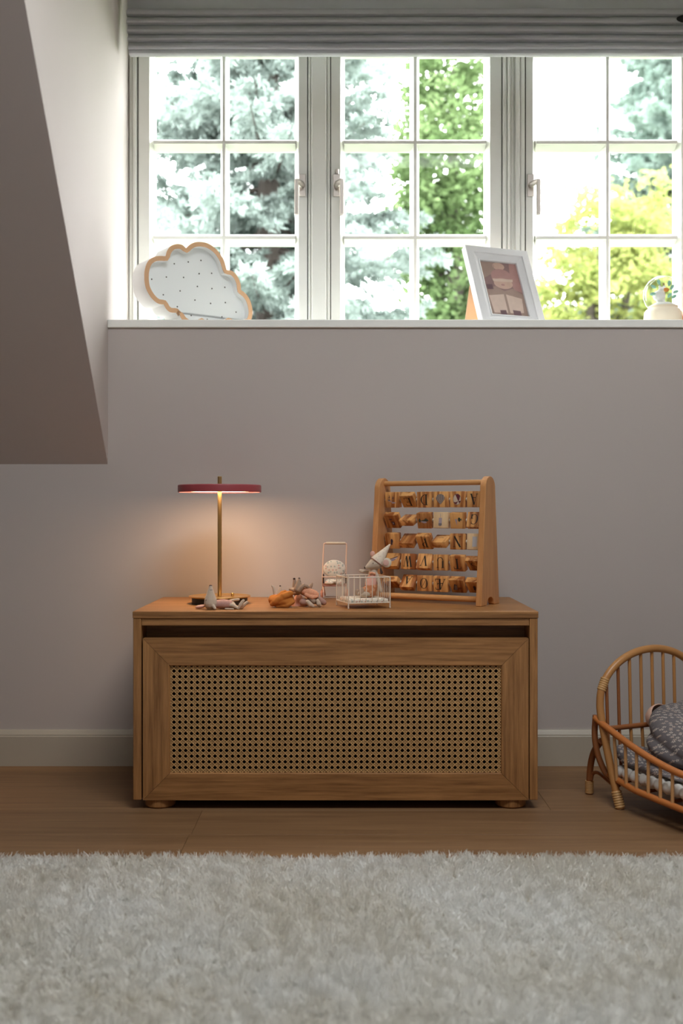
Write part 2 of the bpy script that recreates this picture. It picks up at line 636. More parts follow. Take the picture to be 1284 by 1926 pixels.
stepped_post('trim_2', XL, wx(258.4), [(243, 249.5, 0.004), (250.5, 257.5, 0.010)])
stepped_post('trim_3', wx(579), wx(621.2), [(580, 583.5, 0.006), (585.5, 613.5, 0.012), (615.5, 620.3, 0.006)])
stepped_post('trim_4', wx(944), wx(987.2), [(945, 952, 0.006), (954, 958.5, 0.014), (960.5, 965, 0.004), (968, 976, 0.012), (978.5, 986, 0.006)])
stepped_post('trim_5', wx(1306), XR, [(1307, 1313, 0.010), (1314.5, 1325, 0.004)])
MB().box((XL, YG - 0.008, ZT + 0.006), (XR, YG + 0.10, ZT + 0.03), 0.003).build('trim_6', M_TRIM, kind='structure', smooth=False)


def profile_bar(mb, p, q, w_front, w_back, y_front, y_back):
    """bar of trapezoid section between p and q (x, z): narrow face to the room, bevelled to the glass"""
    (x0, z0), (x1, z1) = p, q
    L = math.hypot(x1 - x0, z1 - z0)
    ux, uz = (x1 - x0) / L, (z1 - z0) / L
    nx, nz = -uz, ux
    sec = [(-w_back / 2, y_back), (-w_back / 2, y_back - 0.010), (-w_front / 2 - 0.0012, y_front + 0.008), (-w_front / 2, y_front + 0.006), (-w_front / 2, y_front),
           (w_front / 2, y_front), (w_front / 2, y_front + 0.006), (w_front / 2 + 0.0012, y_front + 0.008), (w_back / 2, y_back - 0.010), (w_back / 2, y_back)]
    A = [mb.bm.verts.new((x0 + nx * o, y, z0 + nz * o)) for o, y in sec]
    B = [mb.bm.verts.new((x1 + nx * o, y, z1 + nz * o)) for o, y in sec]
    n = len(sec)
    mb.bm.faces.new(A)
    mb.bm.faces.new(list(reversed(B)))
    for k in range(n):
        mb.bm.faces.new((A[(k + 1) % n], A[k], B[k], B[(k + 1) % n]))


def half_bar(mb, p, q, inward, y_front, y_back, flat, bevel):
    """frame member whose inner edge is bevelled towards the glass; p..q is the outer edge, inward a unit (x, z)"""
    (x0, z0), (x1, z1) = p, q
    sec = [(0, y_back), (0, y_front), (flat, y_front), (flat, y_front + 0.005), (flat + 0.0012, y_front + 0.007), (flat + bevel, y_back - 0.012), (flat + bevel, y_back)]
    A = [mb.bm.verts.new((x0 + inward[0] * o, y, z0 + inward[1] * o)) for o, y in sec]
    B = [mb.bm.verts.new((x1 + inward[0] * o, y, z1 + inward[1] * o)) for o, y in sec]
    n = len(sec)
    mb.bm.faces.new(A)
    mb.bm.faces.new(list(reversed(B)))
    for k in range(n):
        mb.bm.faces.new((A[(k + 1) % n], A[k], B[k], B[(k + 1) % n]))


rows = [(98.5, 255), (278, 435), (457, 614)]
drop_n = 0


def handle(parent, px, side, key=False):
    """window handle: plate, cranked neck and lever; side -1 turns the lever to the left"""
    y0 = YG
    h = MB().box((wx(px) - 0.0098, y0 - 0.007, wz(370)), (wx(px) + 0.0098, y0, wz(328.5)), 0.0012).build('handle', M_NICKEL, parent, smooth=False, label='satin nickel window handle')
    x1 = wx(px) + side * 0.0155
    mb = MB()
    a, b = Vector((wx(px), y0 - 0.006, wz(350))), Vector((x1, y0 - 0.044, wz(349)))
    mb.tube([a, Vector((wx(px) + side * .002, y0 - 0.024, wz(350))), b], [0.0082, 0.0082, 0.0075], 12)
    mb.build('neck', M_NICKEL, h)
    MB().box((x1 - 0.0058, y0 - 0.052, wz(413)), (x1 + 0.0058, y0 - 0.037, wz(346)), 0.0025).build('lever', M_NICKEL, h)
    if key:
        MB().lathe([(0, 0), (0.0052, 0), (0.0052, 0.013), (0, 0.013)], (wx(px) + .002, y0 - 0.006, wz(328.5)), 14).build('lock', M_NICKEL, h)


for n, (a, g0, g1, m0, m1, h0, h1, b) in enumerate(((260.5, 289, 412.5, 412.5, 428.5, 428.5, 553.5, 577.5), (622.4, 648, 772, 772, 789.5, 789.5, 913, 942.5), (988.8, 1010, 1133, 1133, 1152.5, 1152.5, 1273, 1304.5))):
    w = thing('window_%d' % (n + 1), 'white casement window, %s of the row of three, six panes' % ['leftmost', 'middle', 'rightmost'][n], None, (0, 0, 0), kind='structure')
    xa, xb, yf, yb = wx(a), wx(b), YG, YG + 0.046
    lb, rb = wx(g0) - xa, xb - wx(h1)
    bev = 0.0125
    mb = MB(); half_bar(mb, (xa, ZB + .002), (xa, ZT), (1, 0), yf, yb, lb - bev, bev); mb.build('stile', M_TRIM, w, smooth=False)
    mb = MB(); half_bar(mb, (xb, ZB + .002), (xb, ZT), (-1, 0), yf, yb, rb - bev, bev); mb.build('stile', M_TRIM, w, smooth=False)
    mb = MB(); half_bar(mb, (xa + lb - bev, ZT), (xb - rb + bev, ZT), (0, -1), yf + .0004, yb, ZT - wz(98.5) - bev, bev); mb.build('rail', M_TRIM, w, smooth=False)
    mb = MB(); half_bar(mb, (xa + lb - bev, ZB + .002), (xb - rb + bev, ZB + .002), (0, 1), yf + .0004, yb, wz(614) - ZB - .002 - bev, bev); mb.build('rail', M_TRIM, w, smooth=False)
    xm = wx((m0 + m1) / 2)
    wb = wx(m1) - wx(m0)
    mb = MB(); profile_bar(mb, (xm, wz(614)), (xm, wz(98.5)), 0.0085, wb, yf + 0.004, yb); mb.build('muntin', M_TRIM, w, smooth=False)
    for za, zb in ((255, 278), (435, 457)):
        mb = MB(); profile_bar(mb, (xa + lb - .002, wz((za + zb) / 2)), (xb - rb + .002, wz((za + zb) / 2)), 0.009, (zb - za) * S, yf + 0.0046, yb); mb.build('muntin', M_TRIM, w, smooth=False)
    k = 0
    for c0, c1 in ((g0, m0), (m1, h1)):
        for za, zb in rows:
            p = MB().box((wx(c0) - .002, YG + 0.0380, wz(zb) - .002), (wx(c1) + .002, YG + 0.0420, wz(za) + .002)).build('pane', M_GLASS, w, smooth=False)
            # rain on the outside, running down in short strings
            mb = MB()
            for _ in range(random.choice((3, 5, 7))):
                x, z = random.uniform(wx(c0) + .01, wx(c1) - .01), random.uniform(wz(zb) + .03, wz(zb) + 0.17)
                for q in range(random.randint(4, 9)):
                    r = random.uniform(0.0007, 0.0017)
                    mb.ball((x + random.gauss(0, .0012), YG + 0.0422, z), (r, r * .6, r * random.uniform(1, 1.6)), None, 6, 4)
                    z -= random.uniform(0.003, 0.009)
                    if z < wz(zb) + .004:
                        break
            for _ in range(14):
                r = random.uniform(0.0006, 0.0014)
                mb.ball((random.uniform(wx(c0) + .006, wx(c1) - .006), YG + 0.0422, random.uniform(wz(zb) + .005, wz(za) - .005)), (r, r * .6, r), None, 6, 4)
            mb.build('raindrops', M_DROP, p, kind='stuff')
    # dark strips painted in for the shade in the gaps beside the casement
    for gx in ((a - 1.5, a), (b, b + 1.5)):
        MB().box((wx(gx[0]), YG + 0.0006, ZB), (wx(gx[1]), YG + 0.03, ZT)).build('gap_shade', M_GAP, w, smooth=False)
    if n == 0:
        handle(w, 568.5, -1)
    elif n == 1:
        handle(w, 632.5, 1, True)
    else:
        handle(w, 997, 1)

# ------------------------------------------------------------------ roman blind, drawn up in stacked pleats
M_BLIND = plain('grey_blind_cloth', (0.60, 0.59, 0.625, 1), 0.9, vary=0.05, scale=20, bump=0.1, bscale=900, sheen=0.2)
_nt = M_BLIND.node_tree
_tl = node(_nt, 'ShaderNodeBsdfTranslucent', Color=(0.58, 0.58, 0.60, 1))
_mx = node(_nt, 'ShaderNodeMixShader')
_mx.inputs[0].default_value = 0.40
_nt.links.new(_nt.nodes['Principled BSDF'].outputs[0], _mx.inputs[1])
_nt.links.new(_tl.outputs[0], _mx.inputs[2])
_nt.links.new(_mx.outputs[0], _nt.nodes['Material Output'].inputs['Surface'])
bl = thing('roman_blind', 'grey fabric roman blind drawn up in pleats above the windows', 'blind', (0, 2.975, 2.0))
XB0, XB1 = -0.597, 1.035


def cloth_fold(name, prof, amp, seed, x0, x1, cols=70):
    """closed section (y, z) swept along x with slight sag and waviness"""
    r = random.Random(seed)
    ph = [r.uniform(0, 6.28) for _ in range(4)]
    mb = MB()
    rings = []
    for i in range(cols + 1):
        t = i / cols
        x = x0 + (x1 - x0) * t
        wv = amp * (math.sin(x * 5.1 + ph[0]) + 0.6 * math.sin(x * 11.3 + ph[1]) + .35 * math.sin(x * 27 + ph[3]))
        wy = amp * 1.2 * math.sin(x * 7.7 + ph[2])
        rings.append([mb.bm.verts.new((x, y + wy * (0.3 + 10 * max(0, -y)), z + wv * (0.4 + 12 * max(0, -y)))) for y, z in prof])
    n = len(prof)
    for a, b in zip(rings, rings[1:]):
        for k in range(n):
            mb.bm.faces.new((a[k], a[(k + 1) % n], b[(k + 1) % n], b[k]))
    mb.bm.faces.new(rings[0])
    mb.bm.faces.new(list(reversed(rings[-1])))
    return mb.build(name, M_BLIND, bl, angle=50)


def bz(py):
    return EYE + (963 - py) / F * 2.955 - 2.0


# flat cloth above, then five pleats and the hem
cloth_fold('flat_cloth', [(0.012, bz(8) - .01), (0.010, 0.235), (0.016, 0.235), (0.018, bz(8) - .01)], 0.0006, 1, XB0 - .004, XB1)
edges = [(9, 29.5, 1), (29.5, 45, 0), (44.5, 62, 0), (61.5, 77, 0), (76, 91.5, 0)]
for i, (t0, t1, first) in enumerate(edges):
    zt, zb = bz(t0), bz(t1)
    h = zt - zb
    o = -0.003 * (4 - i) * 0.6
    if first:
        prof = [(0.016, zt), (0.006, zt + .002), (-0.006 + o, zt - h * .3), (-0.016 + o, zt - h * .62), (-0.018 + o, zb + .003), (-0.013 + o, zb), (0.0, zb + .004), (0.016, zb + .008)]
    else:
        prof = [(0.016, zt + .006), (0.009, zt + .003), (-0.010 + o, zt - .001), (-0.0165 + o, zt - h * .45), (-0.0225 + o, zb + h * .28), (-0.0215 + o, zb + .002), (-0.013 + o, zb), (0.009, zb + .006), (0.016, zb + .008)]
    cloth_fold('pleat', prof, 0.0010, 20 + i, XB0 + .001 * i, XB1)
cloth_fold('hem', [(0.014, bz(88)), (-.010, bz(90)), (-.014, bz(93)), (-.0135, bz(98)), (-.009, bz(99.5)), (.002, bz(99)), (.014, bz(97))], 0.0006, 40, XB0 + .005, XB1)
MB().box((XB0 - .004, -0.004, 0.222), (XB1, 0.03, 0.238), 0.002).build('headrail', M_TRIM, bl)
# black ball stands in for the shade inside one open pleat end
MB().ball((0.955, -0.030, bz(38.5)), (0.028, 0.010, 0.0105)).build('pleat_shade', plain('pleat_shade_dark', (0.012, 0.012, 0.012, 1), 0.9), bl, label='dark blob standing in for the shade where a pleat opens')

# ------------------------------------------------------------------ toy chest with a cane front
CX, CY = -0.0136, 2.40
ch = thing('toy_chest', 'low oak toy chest with a woven cane front panel below the window', 'chest', (CX, CY, 0))
k24 = 2.4 / F


def cx_(px):
    return (px - 642) * k24 - CX


def cz_(py):
    return EYE + (963 - py) * k24


ZTOP = cz_(1150)
D_ = 0.408
MB().box((cx_(249), 0, cz_(1163)), (cx_(1012.3), D_, ZTOP), 0.0012).build('top_panel', M_OAKX, ch)
MB().box((cx_(250), 0.0015, cz_(1505)), (cx_(265.2), D_ - .002, cz_(1163) - .0003), 0.001).build('side_panel', M_OAKZ, ch)
MB().box((cx_(996), 0.0015, cz_(1505)), (cx_(1011.2), D_ - .002, cz_(1163) - .0003), 0.001).build('side_panel', M_OAKZ, ch)
MB().box((cx_(265.6), 0.004, cz_(1177)), (cx_(995.6), 0.035, cz_(1163.4)), 0.0008).build('top_rail', M_OAKX, ch)
MB().box((cx_(265.6), D_ - 0.016, cz_(1505)), (cx_(995.6), D_ - .004, cz_(1163.4))).build('back_panel', M_OAKX, ch)
MB().box((cx_(265.6), 0.03, cz_(1505) + .001), (cx_(995.6), D_ - .018, cz_(1493))).build('bottom_panel', M_OAKX, ch)
MB().box((cx_(265.8), 0.062, cz_(1223)), (cx_(995.4), 0.072, cz_(1163.4))).build('inner_rail', M_OAKX, ch)
# the drawer that fills the chest: box, framed front, cane
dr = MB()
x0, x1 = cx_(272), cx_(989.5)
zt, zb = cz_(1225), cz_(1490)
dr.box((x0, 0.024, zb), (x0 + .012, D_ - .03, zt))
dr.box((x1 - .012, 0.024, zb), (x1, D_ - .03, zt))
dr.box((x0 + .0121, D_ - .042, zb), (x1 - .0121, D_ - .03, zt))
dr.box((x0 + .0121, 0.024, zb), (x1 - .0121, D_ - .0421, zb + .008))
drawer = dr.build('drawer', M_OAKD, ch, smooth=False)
ox0, ox1, oz1, oz0 = cx_(268.4), cx_(994), cz_(1201), cz_(1505.5)
ix0, ix1, iz1, iz0 = cx_(319.3), cx_(942.3), cz_(1253), cz_(1454.3)


def mitre(name, quad, m):
    """mitred frame member with a bevelled inner edge; quad = outer a, outer b, inner b, inner a in (x, z)"""
    mb = MB()
    y0, y1 = 0.0015, 0.021
    c = Vector((sum(q[0] for q in quad) / 4, 0, sum(q[1] for q in quad) / 4))
    f = []
    for x, z in quad:
        d = (c - Vector((x, 0, z))).normalized() * 0.0004
        f.append((x + d.x, z + d.z))
    oa, ob, ib, ia = f
    s = 0.0035
    ux, uz = (ia[0] - oa[0]), (ia[1] - oa[1])
    L = math.hypot(ux, uz)
    ja = (ia[0] - ux / L * s, ia[1] - uz / L * s)
    ux, uz = (ib[0] - ob[0]), (ib[1] - ob[1])
    jb = (ib[0] - ux / L * s, ib[1] - uz / L * s)
    v = lambda p, y: mb.bm.verts.new((p[0], y, p[1]))
    A = [v(oa, y0), v(ob, y0), v(jb, y0), v(ja, y0)]
    I = [v(ia, y0 + s), v(ib, y0 + s)]
    B = [v(oa, y1), v(ob, y1), v(ib, y1), v(ia, y1)]
    F_ = mb.bm.faces.new
    F_(A); F_((A[3], A[2], I[1], I[0])); F_((I[0], I[1], B[2], B[3])); F_(B)
    F_((A[0], A[1], B[1], B[0])); F_((A[1], A[2], I[1], B[2], B[1])); F_((A[0], B[0], B[3], I[0], A[3]))
    return mb.build(name, m, drawer, smooth=False)


mitre('front_rail', [(ox0, oz1), (ox1, oz1), (ix1, iz1), (ix0, iz1)], M_OAKX)
mitre('front_rail', [(ox0, oz0), (ox1, oz0), (ix1, iz0), (ix0, iz0)], M_OAKX)
mitre('front_stile', [(ox0, oz0), (ox0, oz1), (ix0, iz1), (ix0, iz0)], M_OAKZ)
mitre('front_stile', [(ox1, oz0), (ox1, oz1), (ix1, iz1), (ix1, iz0)], M_OAKZ)
# cane: doubled uprights and cross strands, single diagonals both ways, each a flat strip
V, Fc = [], []


def strand(p, q, w, y, t=0.0007):
    dx, dz = q[0] - p[0], q[1] - p[1]
    L = math.hypot(dx, dz)
    nx, nz = -dz / L * w / 2, dx / L * w / 2
    i = len(V)
    for (x, z) in (p, q):
        V.extend([(x + nx, y, z + nz), (x - nx, y, z - nz), (x - nx * .7, y - t, z - nz * .7), (x + nx * .7, y - t, z + nz * .7)])
    for a, b in ((0, 1), (1, 2), (2, 3), (3, 0)):
        Fc.append((i + a, i + b, i + 4 + b, i + 4 + a))


PXC, PZC = 0.01325, 0.01285
cw0, cw1, cv0, cv1 = ix0 - .004, ix1 + .004, iz0 - .004, iz1 + .004
yc = 0.0085
nx_, nz_ = int((cw1 - cw0) / PXC) + 1, int((cv1 - cv0) / PZC) + 1
gx0, gz0 = ix0 + .0015, iz0 + 0.0045
for i in range(nx_):
    for o in (-.00162, .00162):
        x = gx0 + i * PXC + o
        if cw0 < x < cw1:
            strand((x, cv0), (x, cv1), 0.00185, yc)
for j in range(nz_):
    for o in (-.00162, .00162):
        z = gz0 + j * PZC + o
        if cv0 < z < cv1:
            strand((cw0, z), (cw1, z), 0.00185, yc - .0004)
for sgn in (1, -1):
    for k in range(-nz_ - 2, nx_ + nz_ + 2):
        # u + sgn*v = k + 0.5 in units of the pitch
        pts = []
        u0, u1 = (cw0 - gx0) / PXC, (cw1 - gx0) / PXC
        v0, v1 = (cv0 - gz0) / PZC, (cv1 - gz0) / PZC
        c = k + .5
        for u in (u0, u1):
            v = (c - u) * sgn
            if v0 <= v <= v1:
                pts.append((u, v))
        for v in (v0, v1):
            u = c - sgn * v
            if u0 < u < u1:
                pts.append((u, v))
        if len(pts) >= 2 and math.dist(pts[0], pts[1]) > .2:
            P = [(gx0 + u * PXC, gz0 + v * PZC) for u, v in pts[:2]]
            strand(P[0], P[1], 0.0024, yc - .0009 - (.0003 if sgn > 0 else 0))
raw('cane_webbing', V, Fc, M_CANE, drawer, 'stuff', label='open octagonal cane weave in pale straw colour')
# round feet
for fx, fy in ((cx_(296), 0.040), (cx_(964.5), 0.040), (cx_(296), D_ - .05), (cx_(964.5), D_ - .05)):
    MB().lathe([(0, 0), (.031, 0), (.035, .004), (.0355, .012), (.0355, .0212), (0, .0212)], (fx, fy, 0), 28).build('foot', M_OAKZ, ch)

# ------------------------------------------------------------------ table lamp
LD = 2.61
lx = (413 - 642) / F * LD
lp = thing('table_lamp', 'brass table lamp with a flat berry red disc shade, lit', 'lamp', (lx, LD, ZTOP))
ls = LD / F
MB().lathe([(0, 0), (.0672, 0), (.068, .001), (.068, .0150), (.0655, .0158), (0, .0158)], n=48).build('base', M_BLACK, lp, label='black drum base')
MB().lathe([(0, .0160), (.0735, .0160), (.0757, .0185), (.0752, .0192), (.072, .0172), (0, .0172)], n=64).build('base_plate', M_BRASS, lp, label='thin brass plate on the base')
MB().lathe([(0, .0173), (.0052, .0173), (.0052, .311), (.0046, .3118), (0, .3118)], n=20).build('pole', M_BRASS, lp)
MB().lathe([(0, .0173), (.0040, .0173), (.0040, .0248), (.0034, .0254), (0, .0254)], (.031, .004, 0), 16).build('dimmer_knob', M_BRASS, lp)
zs0, zs1 = EYE + (963 - 926) * ls - ZTOP, EYE + (963 - 912) * ls - ZTOP
shd = MB().lathe([(.0053, zs1), (.099, zs1), (.1012, zs1 - .0012), (.1018, zs1 - .003), (.1018, zs0 + .001), (.1008, zs0), (.0985, zs0), (.0985, zs0 + .004), (.0053, zs0 + .012)], n=72).build('shade', M_SHADE, lp, label='flat berry red disc shade')
MB().lathe([(.0056, zs0 + .0036), (.098, zs0 + .0026), (.098, zs0 + .0038), (.0056, zs0 + .0060)], n=64).build('diffuser', M_LED, shd, label='glowing warm white diffuser')

# ------------------------------------------------------------------ letter abacus
AN = math.radians(31.5)
LB = Vector((0.143, 2.762))       # rear outer foot of the far side panel
u2, d2 = Vector((math.cos(AN), -math.sin(AN))), Vector((math.sin(AN), math.cos(AN)))
AW, AD, AH = 0.306, 0.108, 0.311
ao = LB - d2 * AD / 2
ab = thing('letter_abacus', 'wooden toy abacus with rows of turning letter and picture blocks', 'abacus', (ao.x - u2.x * .019, ao.y - u2.y * .019, ZTOP), -AN)
# local: x along the rods, y away from the viewer, depth centred on 0
def side_outline():
    top_r = 0.0290
    pts = []
    # foot with an arched cut-out
    hb = AD / 2
    pts += [(-hb, 0), (-0.0235, 0)]
    for a in range(0, 181, 15):
        pts.append((-0.0195 * math.cos(math.radians(a)), 0.019 * math.sin(math.radians(a)) ** .8 if 0 < a < 180 else 0.003))
    pts += [(0.0235, 0), (hb, 0)]
    for a in range(-6, 187, 12):
        pts.append((top_r * math.cos(math.radians(a)), AH - top_r + top_r * math.sin(math.radians(a))))
    return pts


rot = Matrix.Rotation(PI / 2, 4, 'Z')
for x in (0.0, AW):
    o = MB().prism(side_outline(), 0.015, Matrix.Translation((x + (0.015 if x == 0 else 0.0), 0, 0)) @ rot)
    es = [e for e in o.bm.edges if len(e.link_faces) == 2 and e.calc_face_angle(0) > 1.2]
    bmesh.ops.bevel(o.bm, geom=es, offset=0.0012, segments=1, affect='EDGES')
    o.build('side_panel', M_BEECH, ab)
MB().tube([(0.014, 0, AH - .0145), (AW - .0145, 0, AH - .0145)], 0.0066, 20).build('top_rod', M_BEECHX, ab)
MB().tube([(0.014, -.018, 0.0135), (AW - .0145, -.018, 0.0135)], 0.0072, 20).build('bottom_rod', M_BEECHX, ab)
M_WIRE = plain('pale_wire', (0.62, 0.58, 0.50, 1), 0.4, 0.3)
ROWZ = [0.2555, 0.2040, 0.1520, 0.0995, 0.0465]
BW, BH, BT = 0.0395, 0.0395, 0.0165
PITCH = 0.0455
block_me = MB().box((-BW / 2, -BT / 2, -BH / 2), (BW / 2, BT / 2, BH / 2), 0.0016, seg=2).mesh('block', M_PINE)
M_PINE_LIT = wood('pine_block_lit', lin(206, 172, 128), lin(232, 202, 160), 'Z', 0.5, fine=50, stretch=9)  # paler copy of the pine: brighter light on two blocks put into the colour
lit_me = block_me.copy(); lit_me.materials.clear(); lit_me.materials.append(M_PINE_LIT)
# serif letters drawn as strokes in a unit box (x right, z up)
def seg(x0, z0, x1, z1, w):
    dx, dz = x1 - x0, z1 - z0
    L = math.hypot(dx, dz)
    nx, nz = -dz / L * w / 2, dx / L * w / 2
    return [(x0 + nx, z0 + nz), (x0 - nx, z0 - nz), (x1 - nx, z1 - nz), (x1 + nx, z1 + nz)]


def arc(cx, cz, rx, rz, a0, a1, thin=.045, thick=.15, n=18):
    """swelling arc: thick at the sides, thin at top and bottom"""
    out = []
    P = []
    for i in range(n + 1):
        a = math.radians(a0 + (a1 - a0) * i / n)
        w = thin + (thick - thin) * abs(math.cos(a)) ** 1.5
        ca, sa = math.cos(a), math.sin(a)
        P.append(((cx + (rx - w) * ca, cz + (rz - (thin + (w - thin) * .1)) * sa), (cx + rx * ca, cz + rz * sa)))
    for a, b in zip(P, P[1:]):
        out.append([a[0], a[1], b[1], b[0]])
    return out


def serif(x, z, w=.26):
    return seg(x - w / 2, z, x + w / 2, z, .045)


TH, TN = .17, .055
GLYPH = {
    'A': [seg(.18, 0, .5, 1, TN), seg(.5, 1, .84, 0, TH), seg(.27, .35, .68, .35, TN), serif(.17, .02), serif(.85, .02, .32)],
    'D': [seg(.22, 0, .22, 1, TH), serif(.2, .02, .3), serif(.2, .98, .3)] + arc(.28, .5, .62, .5, -90, 90) + [],
    'E': [seg(.25, 0, .25, 1, TH), seg(.1, .98, .85, .98, TN), seg(.1, .02, .88, .02, TN), seg(.25, .52, .65, .52, TN), seg(.84, .98, .84, .78, TN), seg(.87, .02, .87, .25, TN), seg(.64, .42, .64, .63, TN)],
    'G': arc(.52, .5, .44, .5, 50, 310) + [seg(.82, .02, .82, .40, TH * .8), serif(.80, .42, .32), seg(.80, .98, .80, .70, TN)],
    'N': [seg(.16, 0, .16, 1, TN), seg(.14, 1, .84, 0, TH), seg(.84, 0, .84, 1, TN), serif(.16, .02), serif(.84, .98), serif(.1, .98, .16)],
    'P': [seg(.28, 0, .28, 1, TH), serif(.28, .02, .36), serif(.2, .98, .3)] + arc(.34, .72, .44, .28, -90, 90),
    'T': [seg(.5, 0, .5, 1, TH), serif(.5, .02, .36), seg(.08, .98, .92, .98, TN), seg(.1, .98, .08, .76, TN), seg(.9, .98, .92, .76, TN)],
    'U': [seg(.2, .35, .2, 1, TH), seg(.82, .35, .82, 1, TN), serif(.2, .98, .34), serif(.82, .98, .26)] + [q for q in arc(.51, .36, .38, .36, 180, 360, .05, .1)],
    'V': [seg(.16, 1, .5, 0, TH), seg(.5, 0, .82, 1, TN), serif(.15, .98, .32), serif(.83, .98, .26)],
    'W': [seg(.06, 1, .3, 0, TH), seg(.3, 0, .52, 1, TN), seg(.46, 1, .72, 0, TH), seg(.72, 0, .95, 1, TN), serif(.06, .98, .26), serif(.48, .98, .22), serif(.94, .98, .2)],
    'O': arc(.5, .5, .46, .5, 0, 360, n=28) + [seg(.2, .06, .8, .94, .04)],
    'AE': [seg(.05, 0, .5, 1, TN), seg(.55, 0, .55, 1, TH), seg(.44, .98, .98, .98, TN), seg(.44, .02, 1.0, .02, TN), seg(.22, .4, .78, .45, TN), serif(.06, .02, .2), seg(.97, .98, .97, .78, TN), seg(.99, .02, .99, .24, TN), seg(.78, .36, .78, .56, TN)],
    'AR': [seg(.18, 0, .5, .86, TN), seg(.5, .86, .84, 0, TH), seg(.27, .3, .68, .3, TN), serif(.17, .02), serif(.85, .02, .32)] + arc(.5, .95, .09, .09, 0, 360, .03, .035, 12),
    'S': arc(.5, .75, .3, .25, 40, 270, .045, .1) + arc(.5, .26, .34, .26, -130, 90, .045, .12),
}
YF = -BT / 2 - 0.00025


def print_on(block, name, quads, m, flip=False, sx=.0235, sz=.0265, dz=0.0, eps=0.0, label=None):
    mb = MB()
    for i, q in enumerate(quads):
        P = []
        for x, z in q:
            X, Z = (x - .5) * sx, (z - .5) * sz
            if flip:
                X, Z = -X, -Z
            P.append((X, YF - eps - i * 4e-6, Z + dz))
        mb.poly(P)
    return mb.build(name, m, block, smooth=False, label=label)


def ell(cx, cz, rx, rz, a0=0, a1=360, n=20):
    return [(cx + rx * math.cos(math.radians(a0 + (a1 - a0) * i / n)), cz + rz * math.sin(math.radians(a0 + (a1 - a0) * i / n))) for i in range(n + (0 if a1 - a0 == 360 else 1))]


INKS = {'maroon': plain('ink_maroon', lin(96, 34, 40), .6), 'cream': plain('ink_cream', lin(200, 180, 160), .6), 'navy': plain('ink_navy', lin(52, 44, 66), .6),
        'grey': plain('ink_grey', lin(120, 112, 116), .6), 'green': plain('ink_green', lin(66, 74, 60), .6), 'lilac': plain('ink_lilac', lin(168, 152, 160), .6), 'mirror': plain('ink_pale_blue', lin(186, 186, 190), .5),
        'brown': plain('ink_brown', lin(120, 70, 46), .6)}


